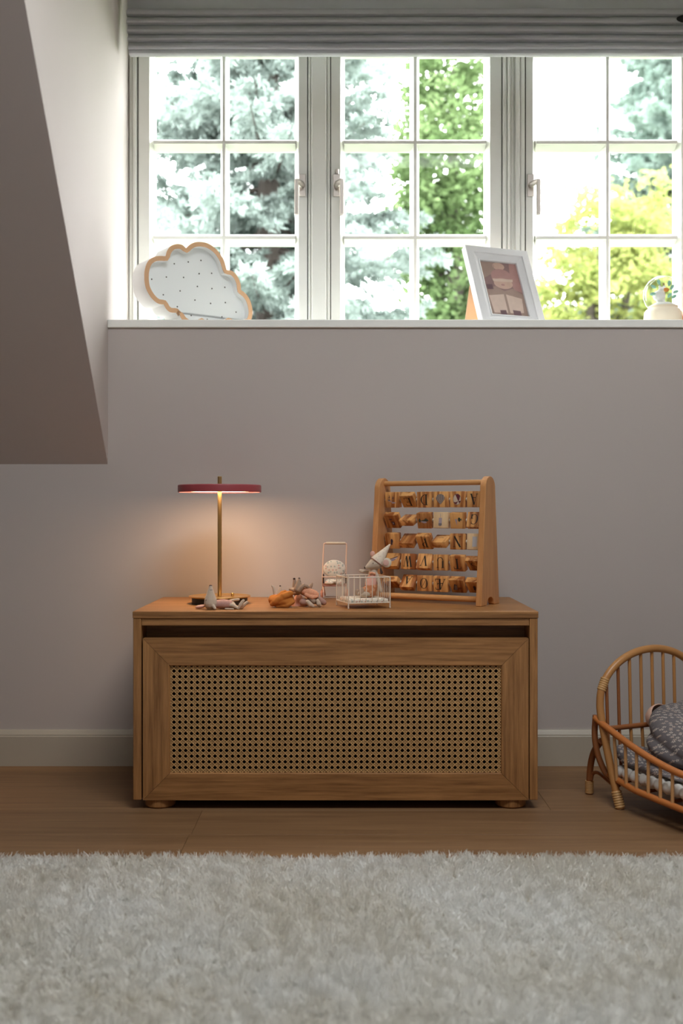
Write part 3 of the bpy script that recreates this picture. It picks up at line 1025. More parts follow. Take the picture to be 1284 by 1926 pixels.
def picture(block, key):
    if key == 'balloon':
        base = ell(.5, .66, .5, .34, 0, 180)
        print_on(block, 'print', [base + [(.0, .55), (.5, .02)] + [(1.0, .55)]], INKS['cream'])
        q = []
        for i in range(7):
            a, b = i / 6.5, i / 6.5 + .085
            f = lambda t: (t, .66 + .34 * math.sqrt(max(0, 1 - (2 * t - 1) ** 2)))
            t0, t1 = min(a, .999), min(b, .999)
            q.append([f(t0), f(t1), (t1, .52 + .0 * t1), (.5 + (t1 - .5) * .12, .05), (.5 + (t0 - .5) * .12, .05), (t0, .52)])
        print_on(block, 'print', q, INKS['navy'], eps=.0001)
    elif key == 'ball':
        print_on(block, 'print', [ell(.5, .5, .44, .5)], INKS['cream'])
        print_on(block, 'print', [[(.30, .95), (.62, .99), (.85, .80), (.74, .42), (.62, .34)], [(.1, .25), (.35, .22), (.62, .34), (.42, .04), (.25, .1)], [(.62, .34), (.92, .36), (.78, .12)]], INKS['maroon'], eps=.0001)
        print_on(block, 'print', arc(.5, .5, .46, .52, 0, 360, .02, .025, 26), INKS['navy'], eps=.0002)
    elif key == 'sailboats':
        print_on(block, 'print', [[(.0, .42), (.45, .30), (.45, .40), (.05, .50)], [(.42, .30), (1.0, .28), (.9, .18), (.55, .16)]], INKS['lilac'])
        print_on(block, 'print', [seg(.18, .5, .2, .95, .05), seg(.62, .3, .64, .85, .06), seg(.1, .72, .3, .78, .05), seg(.55, .66, .75, .7, .05), [(.0, .46), (.3, .42), (.3, .48), (.05, .52)]], INKS['navy'], eps=.0001)
    elif key == 'train':
        print_on(block, 'print', [ell(.08, .55, .09, .16), ell(.72, .62, .12, .12), [(.05, .5), (.6, .42), (.98, .5), (.9, .64), (.5, .62), (.3, .55)]], INKS['green'], sx=.028)
        print_on(block, 'print', [[(.15, .40), (.5, .28), (.8, .34), (.7, .46), (.3, .48)]], INKS['lilac'], sx=.028, eps=.0001)
        print_on(block, 'print', arc(.08, .55, .1, .18, 0, 360, .03, .04, 12) + arc(.72, .62, .13, .14, 0, 360, .03, .04, 12), M_INK, sx=.028, eps=.0002)
    elif key == 'lantern':
        print_on(block, 'print', [[(.32, .18), (.68, .18), (.68, .70), (.32, .70)], seg(.5, .7, .5, 1.1, .05)], INKS['lilac'])
        print_on(block, 'print', [[(.30, .0), (.5, -.06), (.68, .02), (.68, .2), (.30, .2)]], INKS['grey'], eps=.0001)
    elif key == 'cone':
        print_on(block, 'print', [[(.25, .65), (.52, .66), (.44, .05)]], INKS['lilac'])
        print_on(block, 'print', [ell(.75, .62, .15, .2), [(.85, .62), (1.02, .74), (1.02, .5)]], INKS['green'], eps=.0001)
        print_on(block, 'print', arc(.74, .62, .08, .1, 0, 360, .03, .04, 12), M_INK, eps=.0002)
    elif key == 'bead':
        print_on(block, 'print', [ell(.5, .52, .14, .2), ell(.45, .28, .1, .16)], INKS['navy'])
    elif key == 'mirror':
        print_on(block, 'print', [[(.3, .0), (.8, .05), (.8, .95), (.3, .95)]], INKS['mirror'])
    elif key == 'umbrella':
        print_on(block, 'print', [[(.1, .35), (.95, .75), (.95, .62), (.7, .35), (.35, .22)]], INKS['lilac'], sx=.028)
        print_on(block, 'print', [seg(.0, .38, 1.0, .84, .07), seg(.5, .4, .85, .5, .05)], INKS['navy'], sx=.028, eps=.0001)
    elif key == 'shoe':
        print_on(block, 'print', [[(.0, .1), (.25, .75), (.5, .6), (.4, .1)]], INKS['grey'])
        print_on(block, 'print', [[(.4, .1), (1.0, .25), (.95, .45), (.5, .35)]], INKS['brown'], eps=.0001)
        print_on(block, 'print', [seg(.0, .1, .25, .75, .08), seg(.25, .75, .5, .62, .07)], INKS['navy'], eps=.0002)
    elif key == 'dark':
        print_on(block, 'print', [[(.1, .75), (.55, .85), (.55, .70)], [(.4, .55), (.8, .5), (.75, .1), (.5, .15)]], INKS['navy'])
        print_on(block, 'print', [[(.5, .42), (.68, .42), (.64, .22), (.54, .24)]], INKS['lilac'], eps=.0001)
    elif key == 'strip':
        print_on(block, 'print', arc(.5, .5, .3, .16, 20, 160, .04, .06, 8), INKS['navy'])


L_ = 'letter'
BLOCKS = [
    [('sailboats', 4), ((L_, 'E'), 42), ((L_, 'D'), 4), ('balloon', 0), ('ball', 0), ((L_, 'A'), 0)],
    [('dark', 34), ('strip', -68), ('train', 14), ('lantern', -4), ('cone', 9), ((L_, 'G'), -20)],
    [('bead', 12), ('', -52), ((L_, 'P'), 34), ('strip', -62), ((L_, 'N'), 0), ('mirror', -5)],
    [('umbrella', -34), ((L_, 'W'), -6), ((L_, 'V'), -22), ((L_, 'U'), 0), ((L_, 'T'), 16), ((L_, 'S'), 50)],
    [('', 62), ((L_, 'AR'), -40), ((L_, 'O'), 0), ((L_, 'AE'), 5), ('shoe', 34), ('bead', 44)],
]
for r, row_ in enumerate(BLOCKS):
    z = ROWZ[r]
    MB().tube([(0.014, 0, z), (AW - .0145, 0, z)], 0.0022, 10).build('wire', M_WIRE, ab)
    for c, (what, ang) in enumerate(row_):
        me = lit_me if what in ('lantern', 'mirror') else block_me
        o = link('block', me, ab)
        o.location = (0.0165 + PITCH * (c + .5), 0, z)
        o.rotation_euler = (math.radians(ang), 0, 0)
        if isinstance(what, tuple):
            print_on(o, 'letter', GLYPH[what[1]], M_INK, flip=True, sx=.0225 if what[1] != 'AE' else .027)
        elif what:
            picture(o, what)
    for c in range(1, 7):
        MB().ball((0.0165 + PITCH * c, 0, z), (.0034, .0052, .0052), None, 12, 8).build('bead', M_WIRE, ab)

# ------------------------------------------------------------------ on the sill: cloud lamp
CA = math.radians(35)
C0 = Vector((-.395, 2.915))
cl = thing('cloud_lamp', 'white cloud shaped night lamp with a tan rim and tiny holes on the sill', 'lamp', (C0.x, C0.y, ZS), CA)
M_WHITE = plain('white_lacquer', (0.88, 0.88, 0.88, 1), 0.5, vary=0.02)
M_TAN = plain('tan_plywood_edge', lin(214, 170, 130), 0.6, vary=0.05, scale=30)
M_FACE = plain('pale_grey_panel', (0.83, 0.86, 0.86, 1), 0.6, vary=0.02)


def on_cloud(px, py):
    """pixel to (s, z) in the tilted front plane of the cloud"""
    k = (px - 642) / F
    s = (k * C0.y - C0.x) / (math.cos(CA) - k * math.sin(CA))
    d = C0.y + s * math.sin(CA)
    return (s, EYE + (963 - py) / F * d - ZS)


cz = lambda x, y: (x / 4.142 + 190, y / 4.142 + 430)
lobes = [[(503, 212), (430, 212), (375, 240), (345, 300), (338, 380), (350, 460), (390, 532), (440, 578), (490, 588)],
         [(490, 588), (508, 622), (540, 648), (585, 652)],
         [(585, 652), (608, 690), (640, 740), (690, 770), (745, 775), (785, 755)],
         [(785, 755), (830, 785), (890, 795), (950, 785), (995, 752)],
         [(995, 752), (1050, 776), (1110, 770), (1155, 735), (1177, 680), (1178, 625), (1162, 560), (1132, 510), (1090, 475)],
         [(1090, 475), (1084, 420), (1060, 365), (1022, 328), (978, 318)],
         [(978, 318), (966, 275), (945, 222), (900, 160), (830, 112), (755, 100), (700, 116), (662, 150)],
         [(662, 150), (632, 124), (590, 117), (545, 132), (516, 168), (503, 212)]]
outl = []
for L in lobes:
    P = smooth_path([(x, 0, y) for x, y in L], 4)[:-1]
    outl += [on_cloud(*cz(p.x, p.z)) for p in P]
zmin = min(z for s, z in outl)
outl = [(s, z - zmin + .001 if z < 0.02 and zmin < 0 else z) for s, z in outl]
zmin = min(z for s, z in outl)
outl = [(s, z - zmin) for s, z in outl]


def inset(o, d):
    n = len(o)
    area_ = sum(o[i][0] * o[(i + 1) % n][1] - o[(i + 1) % n][0] * o[i][1] for i in range(n))
    sg = 1 if area_ > 0 else -1
    out = []
    for i in range(n):
        t = Vector(o[(i + 1) % n]) - Vector(o[i - 1])
        t.normalize()
        out.append((o[i][0] - sg * t.y * d, o[i][1] + sg * t.x * d))
    return out


inn = inset(outl, 0.0125)
DEP = 0.078
mb = MB()
a = [mb.bm.verts.new((x, 0.0012, z)) for x, z in outl]
b = [mb.bm.verts.new((x, DEP, z)) for x, z in outl]
c = [mb.bm.verts.new((x, 0.0012, z)) for x, z in inn]
d = [mb.bm.verts.new((x, 0.024, z)) for x, z in inn]
n = len(a)
for k in range(n):
    q = (k + 1) % n
    for u, v in ((a, b), (c, d), (a, c)):
        mb.bm.faces.new((u[k], u[q], v[q], v[k]))
mb.bm.faces.new(list(reversed(b)))
mb.build('shell', M_WHITE, cl, angle=40)
mb = MB()
a = [mb.bm.verts.new((x, 0, z)) for x, z in outl]
b = [mb.bm.verts.new((x, 0, z)) for x, z in inn]
c = [mb.bm.verts.new((x, 0.0012, z)) for x, z in outl]
d = [mb.bm.verts.new((x, 0.0012, z)) for x, z in inn]
for k in range(n):
    q = (k + 1) % n
    for u, v in ((a, b), (a, c), (b, d)):
        mb.bm.faces.new((u[k], u[q], v[q], v[k]))
mb.build('rim', M_TAN, cl, angle=40, label='tan plywood rim')
mb = MB()
mb.bm.faces.new([mb.bm.verts.new((x, 0.0225, z)) for x, z in inn])
fp = mb.build('face_panel', M_FACE, cl, smooth=False)
hole_me = MB().ball((0, 0, 0), (.0021, .0012, .0021), None, 10, 6).mesh('light_hole', plain('dark_bulb', (.10, .09, .08, 1), .4))
for x, y in ((588, 260), (698, 246), (797, 234), (526, 364), (661, 367), (783, 338), (881, 335), (411, 381), (769, 438), (883, 455), (984, 445), (634, 473), (502, 503), (750, 545), (873, 571), (988, 565), (612, 597), (1072, 640), (720, 666), (961, 677), (847, 697)):
    s, z = on_cloud(*cz(x, y))
    o = link('light_hole', hole_me, fp)
    o.location = (s + .004, 0.0222, z)

# ------------------------------------------------------------------ on the sill: leaning photo frame
FA = math.radians(21.4)
tilt = math.radians(24)
bl0 = Vector((0.385, 2.876))
pf = thing('picture_frame', 'white moulded photo frame leaning back on the sill, a sepia baby picture inside', 'picture frame', (bl0.x, bl0.y, ZS), FA)
FW, FH, FT = 0.200, 0.2615, 0.024
TL = Matrix.Rotation(-tilt, 4, 'X')
M_FRAME = plain('white_painted_frame', (0.74, 0.74, 0.76, 1), 0.55, vary=0.04, scale=14)


def frame_member(quad, name):
    mb = MB()
    oa, ob, ib, ia = quad
    lerp = lambda p, q, t: (p[0] + (q[0] - p[0]) * t, p[1] + (q[1] - p[1]) * t)
    prof = [(0, FT), (0, 0.002), (.04, 0), (.52, 0.0), (.56, .004), (.86, .009), (.88, .007), (.98, .009), (1, .012), (1, FT)]
    A = [mb.bm.verts.new((*[lerp(oa, ia, t)[0]], y, lerp(oa, ia, t)[1])) for t, y in prof]
    B = [mb.bm.verts.new((*[lerp(ob, ib, t)[0]], y, lerp(ob, ib, t)[1])) for t, y in prof]
    m = len(prof)
    for k in range(m):
        mb.bm.faces.new((A[k], A[(k + 1) % m], B[(k + 1) % m], B[k]))
    mb.bm.faces.new(A); mb.bm.faces.new(list(reversed(B)))
    mb._xf(mb.bm.verts[:], TL)
    return mb.build(name, M_FRAME, pf, smooth=False)


bw = 0.0415
O = [(0, 0), (FW, 0), (FW, FH), (0, FH)]
I = [(bw, bw), (FW - bw, bw), (FW - bw, FH - bw), (bw, FH - bw)]
for i, nm in enumerate(('frame_rail', 'frame_stile', 'frame_rail', 'frame_stile')):
    j = (i + 1) % 4
    frame_member([O[i], O[j], I[j], I[i]], nm)
mb = MB().box((.004, FT - .004, .004), (FW - .004, FT - .0005, FH - .004), 0, TL)
mb.build('back_board', M_TAN, pf)
PH = {k: plain('print_' + k, lin(*v), .45, vary=.12, scale=60) for k, v in {'mauve': (140, 112, 112), 'rose': (172, 132, 128), 'skin': (196, 164, 150), 'cream': (206, 184, 172), 'plum': (112, 86, 92), 'taupe': (158, 134, 124)}.items()}
pr = MB()
x0, x1, z0, z1 = bw - .002, FW - bw + .002, bw - .002, FH - bw + .002
pr.box((x0, .0150, z0), (x1, .0165, z1), 0, TL)
photo = pr.build('photo', PH['mauve'], pf, smooth=False, label='faded sepia photo of a sleeping baby in a knitted hat')
U = lambda u, v, e: TL @ Vector((x0 + (x1 - x0) * u, .0150 - .0002 * e, z0 + (z1 - z0) * v))


def blot(pts, key, e):
    mb = MB()
    mb.poly([U(u, v, e) for u, v in pts])
    mb.build('print', PH[key], photo, smooth=False)


blot([(0.0, .98), (.40, .99), (.36, .80), (.2, .74), (0.0, .66)], 'taupe', 1)
blot([(.80, .99), (.99, .99), (.99, .45), (.78, .50), (.72, .62)], 'rose', 1)
blot(ell(.50, .92, .16, .07), 'skin', 1)
blot(ell(.52, .75, .27, .12, 0, 180) + [(.25, .66), (.79, .66)], 'rose', 2)
blot(ell(.52, .60, .25, .10), 'skin', 3)
blot([(.27, .63), (.78, .64), (.80, .69), (.26, .68)], 'cream', 4)
blot([(.02, .48), (.30, .54), (.50, .46), (.74, .52), (.98, .42), (.98, .02), (.02, .02)], 'taupe', 4)
blot([(.06, .36), (.46, .40), (.46, .06), (.10, .05)], 'cream', 5)
blot([(.52, .40), (.92, .34), (.88, .08), (.52, .06)], 'cream', 5)
blot([(.05, .56), (.22, .57), (.22, .48), (.06, .47)], 'plum', 6)
blot([(.26, .10), (.42, .11), (.42, .02), (.26, .02)], 'plum', 6)
blot([(.60, .12), (.80, .11), (.80, .03), (.60, .02)], 'plum', 6)
blot(ell(.50, .575, .05, .018), 'rose', 6)
# strut behind
st = MB().box((.010, .026, .0), (.050, .031, .115), .002)
st._xf(st.bm.verts[:], Matrix.Translation((-.012, .082, 0)) @ Matrix.Rotation(math.radians(16), 4, 'X'))
st.build('strut', M_TAN, pf, label='tan wooden strut behind the frame')

# ------------------------------------------------------------------ on the sill: snow globe and a cut-off wooden figure
GD = 2.985
gx = (1246 - 642) / F * GD
gs = GD / F
sg = thing('snow_globe', 'small snow globe with a white animal and green leaves, cream base', 'snow globe', (gx, GD, ZS))
zn = EYE + (963 - 577) * gs - ZS
R = 0.0535
zc = zn + math.sqrt(R * R - .040 ** 2) - .002
M_CREAM = plain('cream_ceramic', lin(238, 226, 204), 0.45, vary=0.03)
MB().lathe([(0, 0), (.050, 0), (.0530, .006), (.0535, .016), (.0505, zn - .016), (.046, zn - .009), (.0405, zn - .006), (.0395, zn - .004), (.041, zn - .002), (.041, zn), (0, zn)], n=40).build('globe_base', M_CREAM, sg)
M_GLOBE = glass_mat('globe_glass', (0.97, 0.985, 0.975, 1))
MB().ball((0, 0, zc), R, None, 36, 24).build('glass_ball', M_GLOBE, sg)
M_SNOW = plain('white_snow', (.86, .86, .84, 1), .8)
MB().lathe([(0, zn), (.036, zn), (.034, zn + .004), (.022, zn + .010), (0, zn + .013)], n=28).build('snow_mound', M_SNOW, sg)
mb = MB()
mb.ball((-.010, 0, zn + .030), (.018, .014, .016)).ball((-.004, -.002, zn + .046), (.010, .009, .010)).ball((-.012, -.002, zn + .014), (.006, .006, .010)).ball((.0, -.002, zn + .014), (.006, .006, .010)).ball((-.010, -.004, zn + .056), .0035).ball((.003, -.004, zn + .056), .0035)
fuse(mb, 'animal_figure', M_SNOW, sg, .0012, 2)
MB().tube(smooth_path([(-.005, .006, zn + .008), (.001, .006, zn + .03), (.006, .006, zn + .055), (.004, .006, zn + .068)], 4), [.0022] * 13, 8).tube([(.002, .006, zn + .035), (.02, .006, zn + .050)], .0014, 6).tube([(.005, .006, zn + .05), (-.012, .006, zn + .066)], .0014, 6).build('branch', plain('globe_bark', lin(140, 110, 84), .8), sg)
MB().poly([(.002, -.014, zn + .052), (.016, -.013, zn + .047), (.004, -.014, zn + .038)]).ball((.007, -.009, zn + .046), (.008, .003, .006)).build('orange_scarf', plain('orange_felt', lin(214, 140, 70), .8), sg)
lf = MB()
for (x, y, z, a) in ((-.031, -.01, .034, 80), (.026, 0, .055, 30), (.030, -.004, .028, 60), (.018, 0, .066, 10), (-.010, .004, .070, -20), (.036, 0, .042, 70), (.022, .01, .034, 40), (-.024, .008, .058, 120)):
    lf.ball((x, y, zn + z), (.0046, .0016, .0085), Matrix.Rotation(math.radians(a), 4, 'Y'), 8, 6)
lf.build('leaves', plain('teal_leaf', lin(150, 200, 182), .6), sg)
fgx = (1309 - 642) / F * 3.0
fg = thing('wooden_figure', 'tan wooden ornament cut by the right picture edge beside the snow globe', 'ornament', (fgx, 3.0, ZS))
MB().lathe([(0, 0), (.040, 0), (.044, .006), (.046, .03), (.040, .055), (.030, .072), (.020, .080), (0, .080)], n=28).build('figure_body', M_BEECH, fg)
MB().ball((0, 0, .10), (.026, .026, .028)).build('figure_head', M_BEECH, fg)

# ------------------------------------------------------------------ soft toys: one frame of pixels per toy
M_PLUSH = plain('grey_beige_linen', lin(198, 180, 160), .95, vary=.06, scale=40, bump=.15, bscale=1500, sheen=.3)
M_CREAMP = plain('cream_linen', lin(216, 202, 180), .95, vary=.06, scale=40, bump=.15, bscale=1500, sheen=.3)
M_TAUPE = plain('taupe_felt', lin(168, 144, 124), .95, vary=.1, scale=60, bump=.15, bscale=1500)
M_NOSE = plain('dark_brown_nose', lin(58, 40, 34), .6)
M_PINKK = plain('pink_knit', lin(188, 146, 136), .95, vary=.16, scale=260, bump=.5, bscale=420)
M_PEACH = floral('peach_dotted_cloth', lin(226, 158, 124), lin(240, 200, 160), 230, .22, mottle=.06)
M_PINK = plain('dusty_pink_cloth', lin(212, 158, 138), .9, vary=.08, scale=40, bump=.1, bscale=900)
M_MAUVE = plain('mauve_cloth', lin(176, 138, 124), .9, vary=.08, scale=40)
M_ORANGE = plain('mustard_orange_cloth', lin(188, 116, 48), .95, vary=.10, scale=30, bump=.25, bscale=700)
M_EARP = plain('pink_inner_ear', lin(214, 170, 156), .9)
M_FLORAL = floral('cream_floral_cloth', lin(232, 222, 206), lin(116, 142, 136), 125, .30, extra=lin(206, 130, 108), mottle=.05)


class Toy:
    def __init__(self, name, label, ox, oy, d, z=None):
        self.s, self.ox, self.oy = d / F, ox, oy
        self.o = thing(name, label, 'toy', ((ox - 642) / F * d, d, ZTOP if z is None else z))

    def p(self, px, py, dy=0.0):
        return Vector(((px - self.ox) * self.s, dy, (self.oy - py) * self.s))

    def limb(self, mb, pts, rs):
        return mb.taper([self.p(*q) for q in pts], [r * self.s for r in rs])

    def blob(self, mb, q, r, a=0.0, ax='Y'):
        return mb.ball(self.p(*q), tuple(v * self.s for v in r), Matrix.Rotation(math.radians(a), 4, ax), 18, 12)


# mouse lying on its back in front of the lamp
t = Toy('plush_mouse', 'plush mouse in a pink knit top lying on its back before the lamp', 413, 1147, 2.455)
mb = MB()
t.limb(mb, [(396.5, 1136, -.004), (396.3, 1128, -.004), (396.4, 1119, -.004), (396.5, 1110, -.004), (396.5, 1105, -.004)], [12.6, 11.4, 8.2, 5.2, 3.4])
t.limb(mb, [(401, 1138, -.014), (406, 1144, -.020)], [3.4, 3.0])
t.limb(mb, [(404, 1138, 0), (420, 1138, 0), (436, 1139, 0)], [7, 8, 7])
t.limb(mb, [(431, 1138, -.004), (440, 1140, -.006), (449, 1145, -.008), (453, 1138, -.008), (458, 1130.5, -.008)], [5, 4.2, 3.8, 3.8, 3.0])
t.limb(mb, [(432, 1142, .006), (446, 1145.0, .004), (455, 1144, .004), (459, 1139, .004), (464, 1134, .004)], [4, 3.2, 3.0, 3.2, 2.6])
t.limb(mb, [(425, 1145.4, -.012), (440, 1145.8, -.014)], [1.9, 1.6])
t.limb(mb, [(430, 1133, .014), (438, 1131, .018), (447, 1129.8, .018)], [3, 2.8, 2.6])
fuse(mb, 'body', M_PLUSH, t.o, .0011, 3)
mb = MB(); t.blob(mb, (377, 1142.3, .004), (10.5, 8, 3.4), -9); mb.build('ear', M_EARP, t.o)
mb = MB(); t.blob(mb, (418, 1139, .016), (9, 7, 3.4), 10); mb.build('ear', M_EARP, t.o)
mb = MB(); t.limb(mb, [(409, 1137.6, 0), (420, 1137.3, 0), (431, 1138, 0)], [8.4, 9.4, 8.6]); fuse(mb, 'knit_top', M_PINKK, t.o, .0011, 2)
mb = MB(); t.blob(mb, (396.4, 1103.2, -.004), (2.9, 2.4, 2.3)); mb.build('nose', M_NOSE, t.o)
mb = MB(); mb.tube([t.p(395.5, 1110.0, -.0105), t.p(398, 1110.3, -.0105), t.p(400.2, 1109.9, -.0090)], .0005, 6); mb.build('mouth', M_NOSE, t.o)
mb = MB(); mb.ball(t.p(389, 1129, -.0145), .0012); mb.build('eye', M_NOSE, t.o)

# orange cloth bag and the mouse inside it
t = Toy('cloth_bag', 'crumpled mustard orange cloth bag with a mouse poking out of it', 528, 1143, 2.51)
mb = MB()
t.blob(mb, (529, 1131, 0), (24.5, 20, 12.6), 4)
t.blob(mb, (537, 1123.5, .002), (14.5, 14, 11.4), 20)
t.blob(mb, (514, 1130, .0), (10, 11, 10))
t.limb(mb, [(512, 1136, -.013), (522, 1130, -.0165), (534, 1122, -.018), (546, 1117, -.010)], [5, 7, 7, 6])
t.limb(mb, [(522, 1140, -.014), (540, 1139, -.017), (550, 1133, -.010)], [4, 5, 5])
t.limb(mb, [(516, 1125.5, -.009), (526, 1119, -.011), (536, 1113.5, -.005)], [3.2, 3.6, 3.4])
t.limb(mb, [(510, 1124, 0), (517, 1121, .002)], [4, 3])
r = fuse(mb, 'bag_cloth', M_ORANGE, t.o, .0012, 9)
# folds of the cloth
for v in r.data.vertices:
    c = v.co
    w = c.x * .75 - c.z * .66 + .004 * math.sin(95 * c.x + 140 * c.z)
    k = .0013 * math.sin(260 * w + 40 * c.y) * (1 - abs(math.sin(60 * c.x + 1))) + .0003 * math.sin(380 * (c.x * .3 + c.z) + 120 * c.x)
    if c.z > .003:
        v.co = c + v.normal * k
bag_o = t.o
t = Toy('plush_mouse', 'beige plush mouse poking its snout and ear out of the orange bag', 526, 1143, 2.52)
mb = MB()
t.limb(mb, [(526, 1129, .004), (526.3, 1118, .003), (526.6, 1111, .002), (526.8, 1106.5, .002)], [8.2, 6.0, 3.6, 2.0])
fuse(mb, 'head', M_PLUSH, t.o, .001, 2)
mb = MB(); t.blob(mb, (526.6, 1104.2, .002), (1.7, 1.6, 1.4)); mb.build('nose', M_NOSE, t.o)
mb = MB(); t.limb(mb, [(516, 1123, .0), (515.4, 1115, .0), (514.4, 1107.5, .0), (511.6, 1104, 0)], [2.2, 2.3, 2.4, 1.8]); mb.build('ear', plain('pale_ear', lin(196, 186, 170), .9), t.o)
mb = MB(); t.blob(mb, (519, 1121, -.010), (2.2, 2, 3)); mb.build('paw', M_EARP, t.o)

# two mice slumped together, peach dress in front
t = Toy('plush_mouse', 'plush mouse in a peach dotted dress lying with its big feet forward', 578, 1141, 2.52)
mb = MB()
t.limb(mb, [(560, 1108, -.002), (561, 1102, -.003), (562, 1095, -.004), (562.4, 1089.8, -.004)], [8.0, 7.0, 4.6, 2.6])
t.limb(mb, [(563, 1110, -.010), (567, 1104.5, -.012), (571, 1100, -.012), (577, 1102.5, -.008), (580.5, 1106.5, -.004)], [4.2, 4.0, 4.2, 3.6, 2.6])
t.limb(mb, [(564, 1110, 0), (580, 1116, 0), (592, 1122, 0)], [7, 8, 7])
t.limb(mb, [(585, 1125, -.008), (590, 1130, -.012)], [6, 5])
t.limb(mb, [(582, 1122, .004), (597, 1127, -.004)], [6, 5])
fuse(mb, 'body', M_TAUPE, t.o, .0011, 3)
mb = MB(); t.limb(mb, [(579.0, 1130.0, -.024), (584, 1136, -.024), (588, 1138.3, -.022)], [3.9, 5.0, 4.0]); fuse(mb, 'foot', M_PLUSH, t.o, .0011, 2)
mb = MB(); t.limb(mb, [(597.5, 1128.5, -.018), (599.5, 1134.5, -.018), (601, 1137.3, -.016)], [3.4, 4.6, 3.8]); fuse(mb, 'foot', M_PLUSH, t.o, .0011, 2)
mb = MB(); t.limb(mb, [(582.5, 1106, .010), (584.5, 1102, .010), (586.5, 1098.5, .010)], [3.2, 3.3, 2.0]); mb.build('ear', M_TAUPE, t.o)
mb = MB(); t.blob(mb, (562.5, 1087.8, -.003), (2.2, 2, 1.7)); mb.build('nose', M_NOSE, t.o)
mb = MB(); mb.ball(t.p(565.0, 1092.8, -.0075), .0009).ball(t.p(557, 1103, -.0085), .0009); mb.build('eyes', M_NOSE, t.o)
mb = MB()
t.limb(mb, [(572, 1112, -.004), (582, 1114, -.006), (592, 1116.5, -.006)], [6.5, 8.4, 6.5])
t.limb(mb, [(576, 1118, -.012), (588, 1123, -.014), (598, 1121, -.014), (599, 1115, -.012)], [4.0, 4.0, 2.0, 1.6])
fuse(mb, 'dress', M_PEACH, t.o, .0012, 3)
mb = MB()
t.limb(mb, [(586, 1128, .006), (600, 1129, .004), (608, 1133, .004)], [8, 8, 6])
t.limb(mb, [(570, 1132, -.004), (584, 1132, -.006)], [7, 7])
fuse(mb, 'skirt', M_MAUVE, t.o, .0013, 3)
t = Toy('plush_mouse', 'plush mouse with a taupe arm and ruffled pink skirt, behind the peach dress', 560, 1141, 2.55)
mb = MB()
t.limb(mb, [(557.0, 1112, .010), (555.2, 1105, .008), (554, 1098, .006), (553.2, 1092.7, .005)], [8.0, 6.4, 4.2, 2.6])
t.limb(mb, [(555, 1112, .004), (560, 1122, .004), (566, 1130, .0)], [6, 7, 7])
t.limb(mb, [(554, 1117.5, -.020), (561, 1116.5, -.023), (567, 1114.5, -.020)], [3.0, 3.6, 2.8])
t.limb(mb, [(556, 1113, .0), (548, 1111, .004), (545, 1110.5, .004)], [5.0, 3.4, 2.6])
fuse(mb, 'body', M_TAUPE, t.o, .0011, 3)
mb = MB(); t.blob(mb, (553, 1090.6, .003), (2.4, 2.2, 1.8)); mb.build('nose', M_NOSE, t.o)
mb = MB()
P = []
for k in range(26):
    a = 2 * PI * k / 26
    P.append((math.cos(a), math.sin(a), 1 + .16 * math.sin(a * 5)))
rings = []
for (cxp, cyp, rad, zz) in ((562, 1120, 6.0, 0), (562, 1128, 9.0, 0), (563, 1135, 12.0, 0), (564, 1140.8, 14.0, 0)):
    f = (cyp - 1118) / 22
    rings.append([mb.bm.verts.new(t.p(cxp + x * rad * (1 + (w - 1) * f), cyp + .0 * y, -.006 + y * rad * t.s * .85 * (1 + (w - 1) * f))) for x, y, w in P])
for A, B in zip(rings, rings[1:]):
    for k in range(26):
        mb.bm.faces.new((A[k], A[(k + 1) % 26], B[(k + 1) % 26], B[k]))
mb.bm.faces.new(rings[0])
mb.build('skirt', M_PINK, t.o, angle=80)

# ------------------------------------------------------------------ doll pushchair behind the cot
t = Toy('doll_pushchair', 'small doll pushchair with a floral seat and a pale push handle', 629, 1128, 2.70)
q = t.p
M_ROSEM = plain('pale_rose_metal', lin(226, 190, 166), .45, vary=.03)
M_TERRA = plain('terracotta_rubber', lin(196, 128, 100), .7)
M_STRAP = plain('dark_strap', lin(72, 52, 44), .8)
r_ = .0019
fr = MB().tube(smooth_path([q(607.4, 1112, .0), q(606.6, 1085, .012), q(607.4, 1050, .022), q(608.6, 1026, .028), q(611.5, 1021.4, .029), q(630, 1021, .029), q(648.5, 1021.4, .029), q(651.6, 1026, .028), q(651.0, 1050, .022), q(650.6, 1085, .012), q(650.4, 1112, .0)], 5), r_, 10)
fr.build('handle_frame', M_ROSEM, t.o)
MB().tube([q(613, 1021, .029), q(649, 1021, .029)], .0033, 14).build('handle_grip', plain('cream_grip', lin(224, 206, 180), .6), t.o)
mb = MB().tube([q(606, 1083.2, -.016), q(651, 1083.2, -.016)], .0013, 8).tube([q(606, 1083.2, -.016), q(606.4, 1085, .012)], .0013, 8).tube([q(651, 1083.2, -.016), q(650.6, 1085, .012)], .0013, 8)
mb.build('front_bar', M_ROSEM, t.o)
mb = MB().tube([q(607, 1099.5, -.014), q(650, 1099.5, -.014), q(650, 1098, .016), q(607, 1098, .016)], .0020, 8, closed=True)
mb.build('seat_frame', plain('rose_brown_metal', lin(176, 120, 100), .5), t.o)
mb = MB().tube([q(609, 1126.5, -.022), q(608, 1099, -.006)], .0017, 8).tube([q(649, 1126.5, -.022), q(650, 1099, -.006)], .0017, 8).tube([q(608, 1099, .0), q(611, 1120, .026)], .0017, 8).tube([q(650, 1099, .0), q(648, 1120, .026)], .0017, 8)
mb.build('leg_frame', M_ROSEM, t.o)
M_AXLE = plain('grey_axle', lin(150, 128, 112), .4, .6)
MB().tube([q(607, 1121.5, -.022), q(651, 1121.5, -.022)], .0013, 8).build('axle', M_AXLE, t.o)
MB().tube([q(607, 1122.5, .026), q(651, 1122.5, .026)], .0013, 8).build('axle', M_AXLE, t.o)
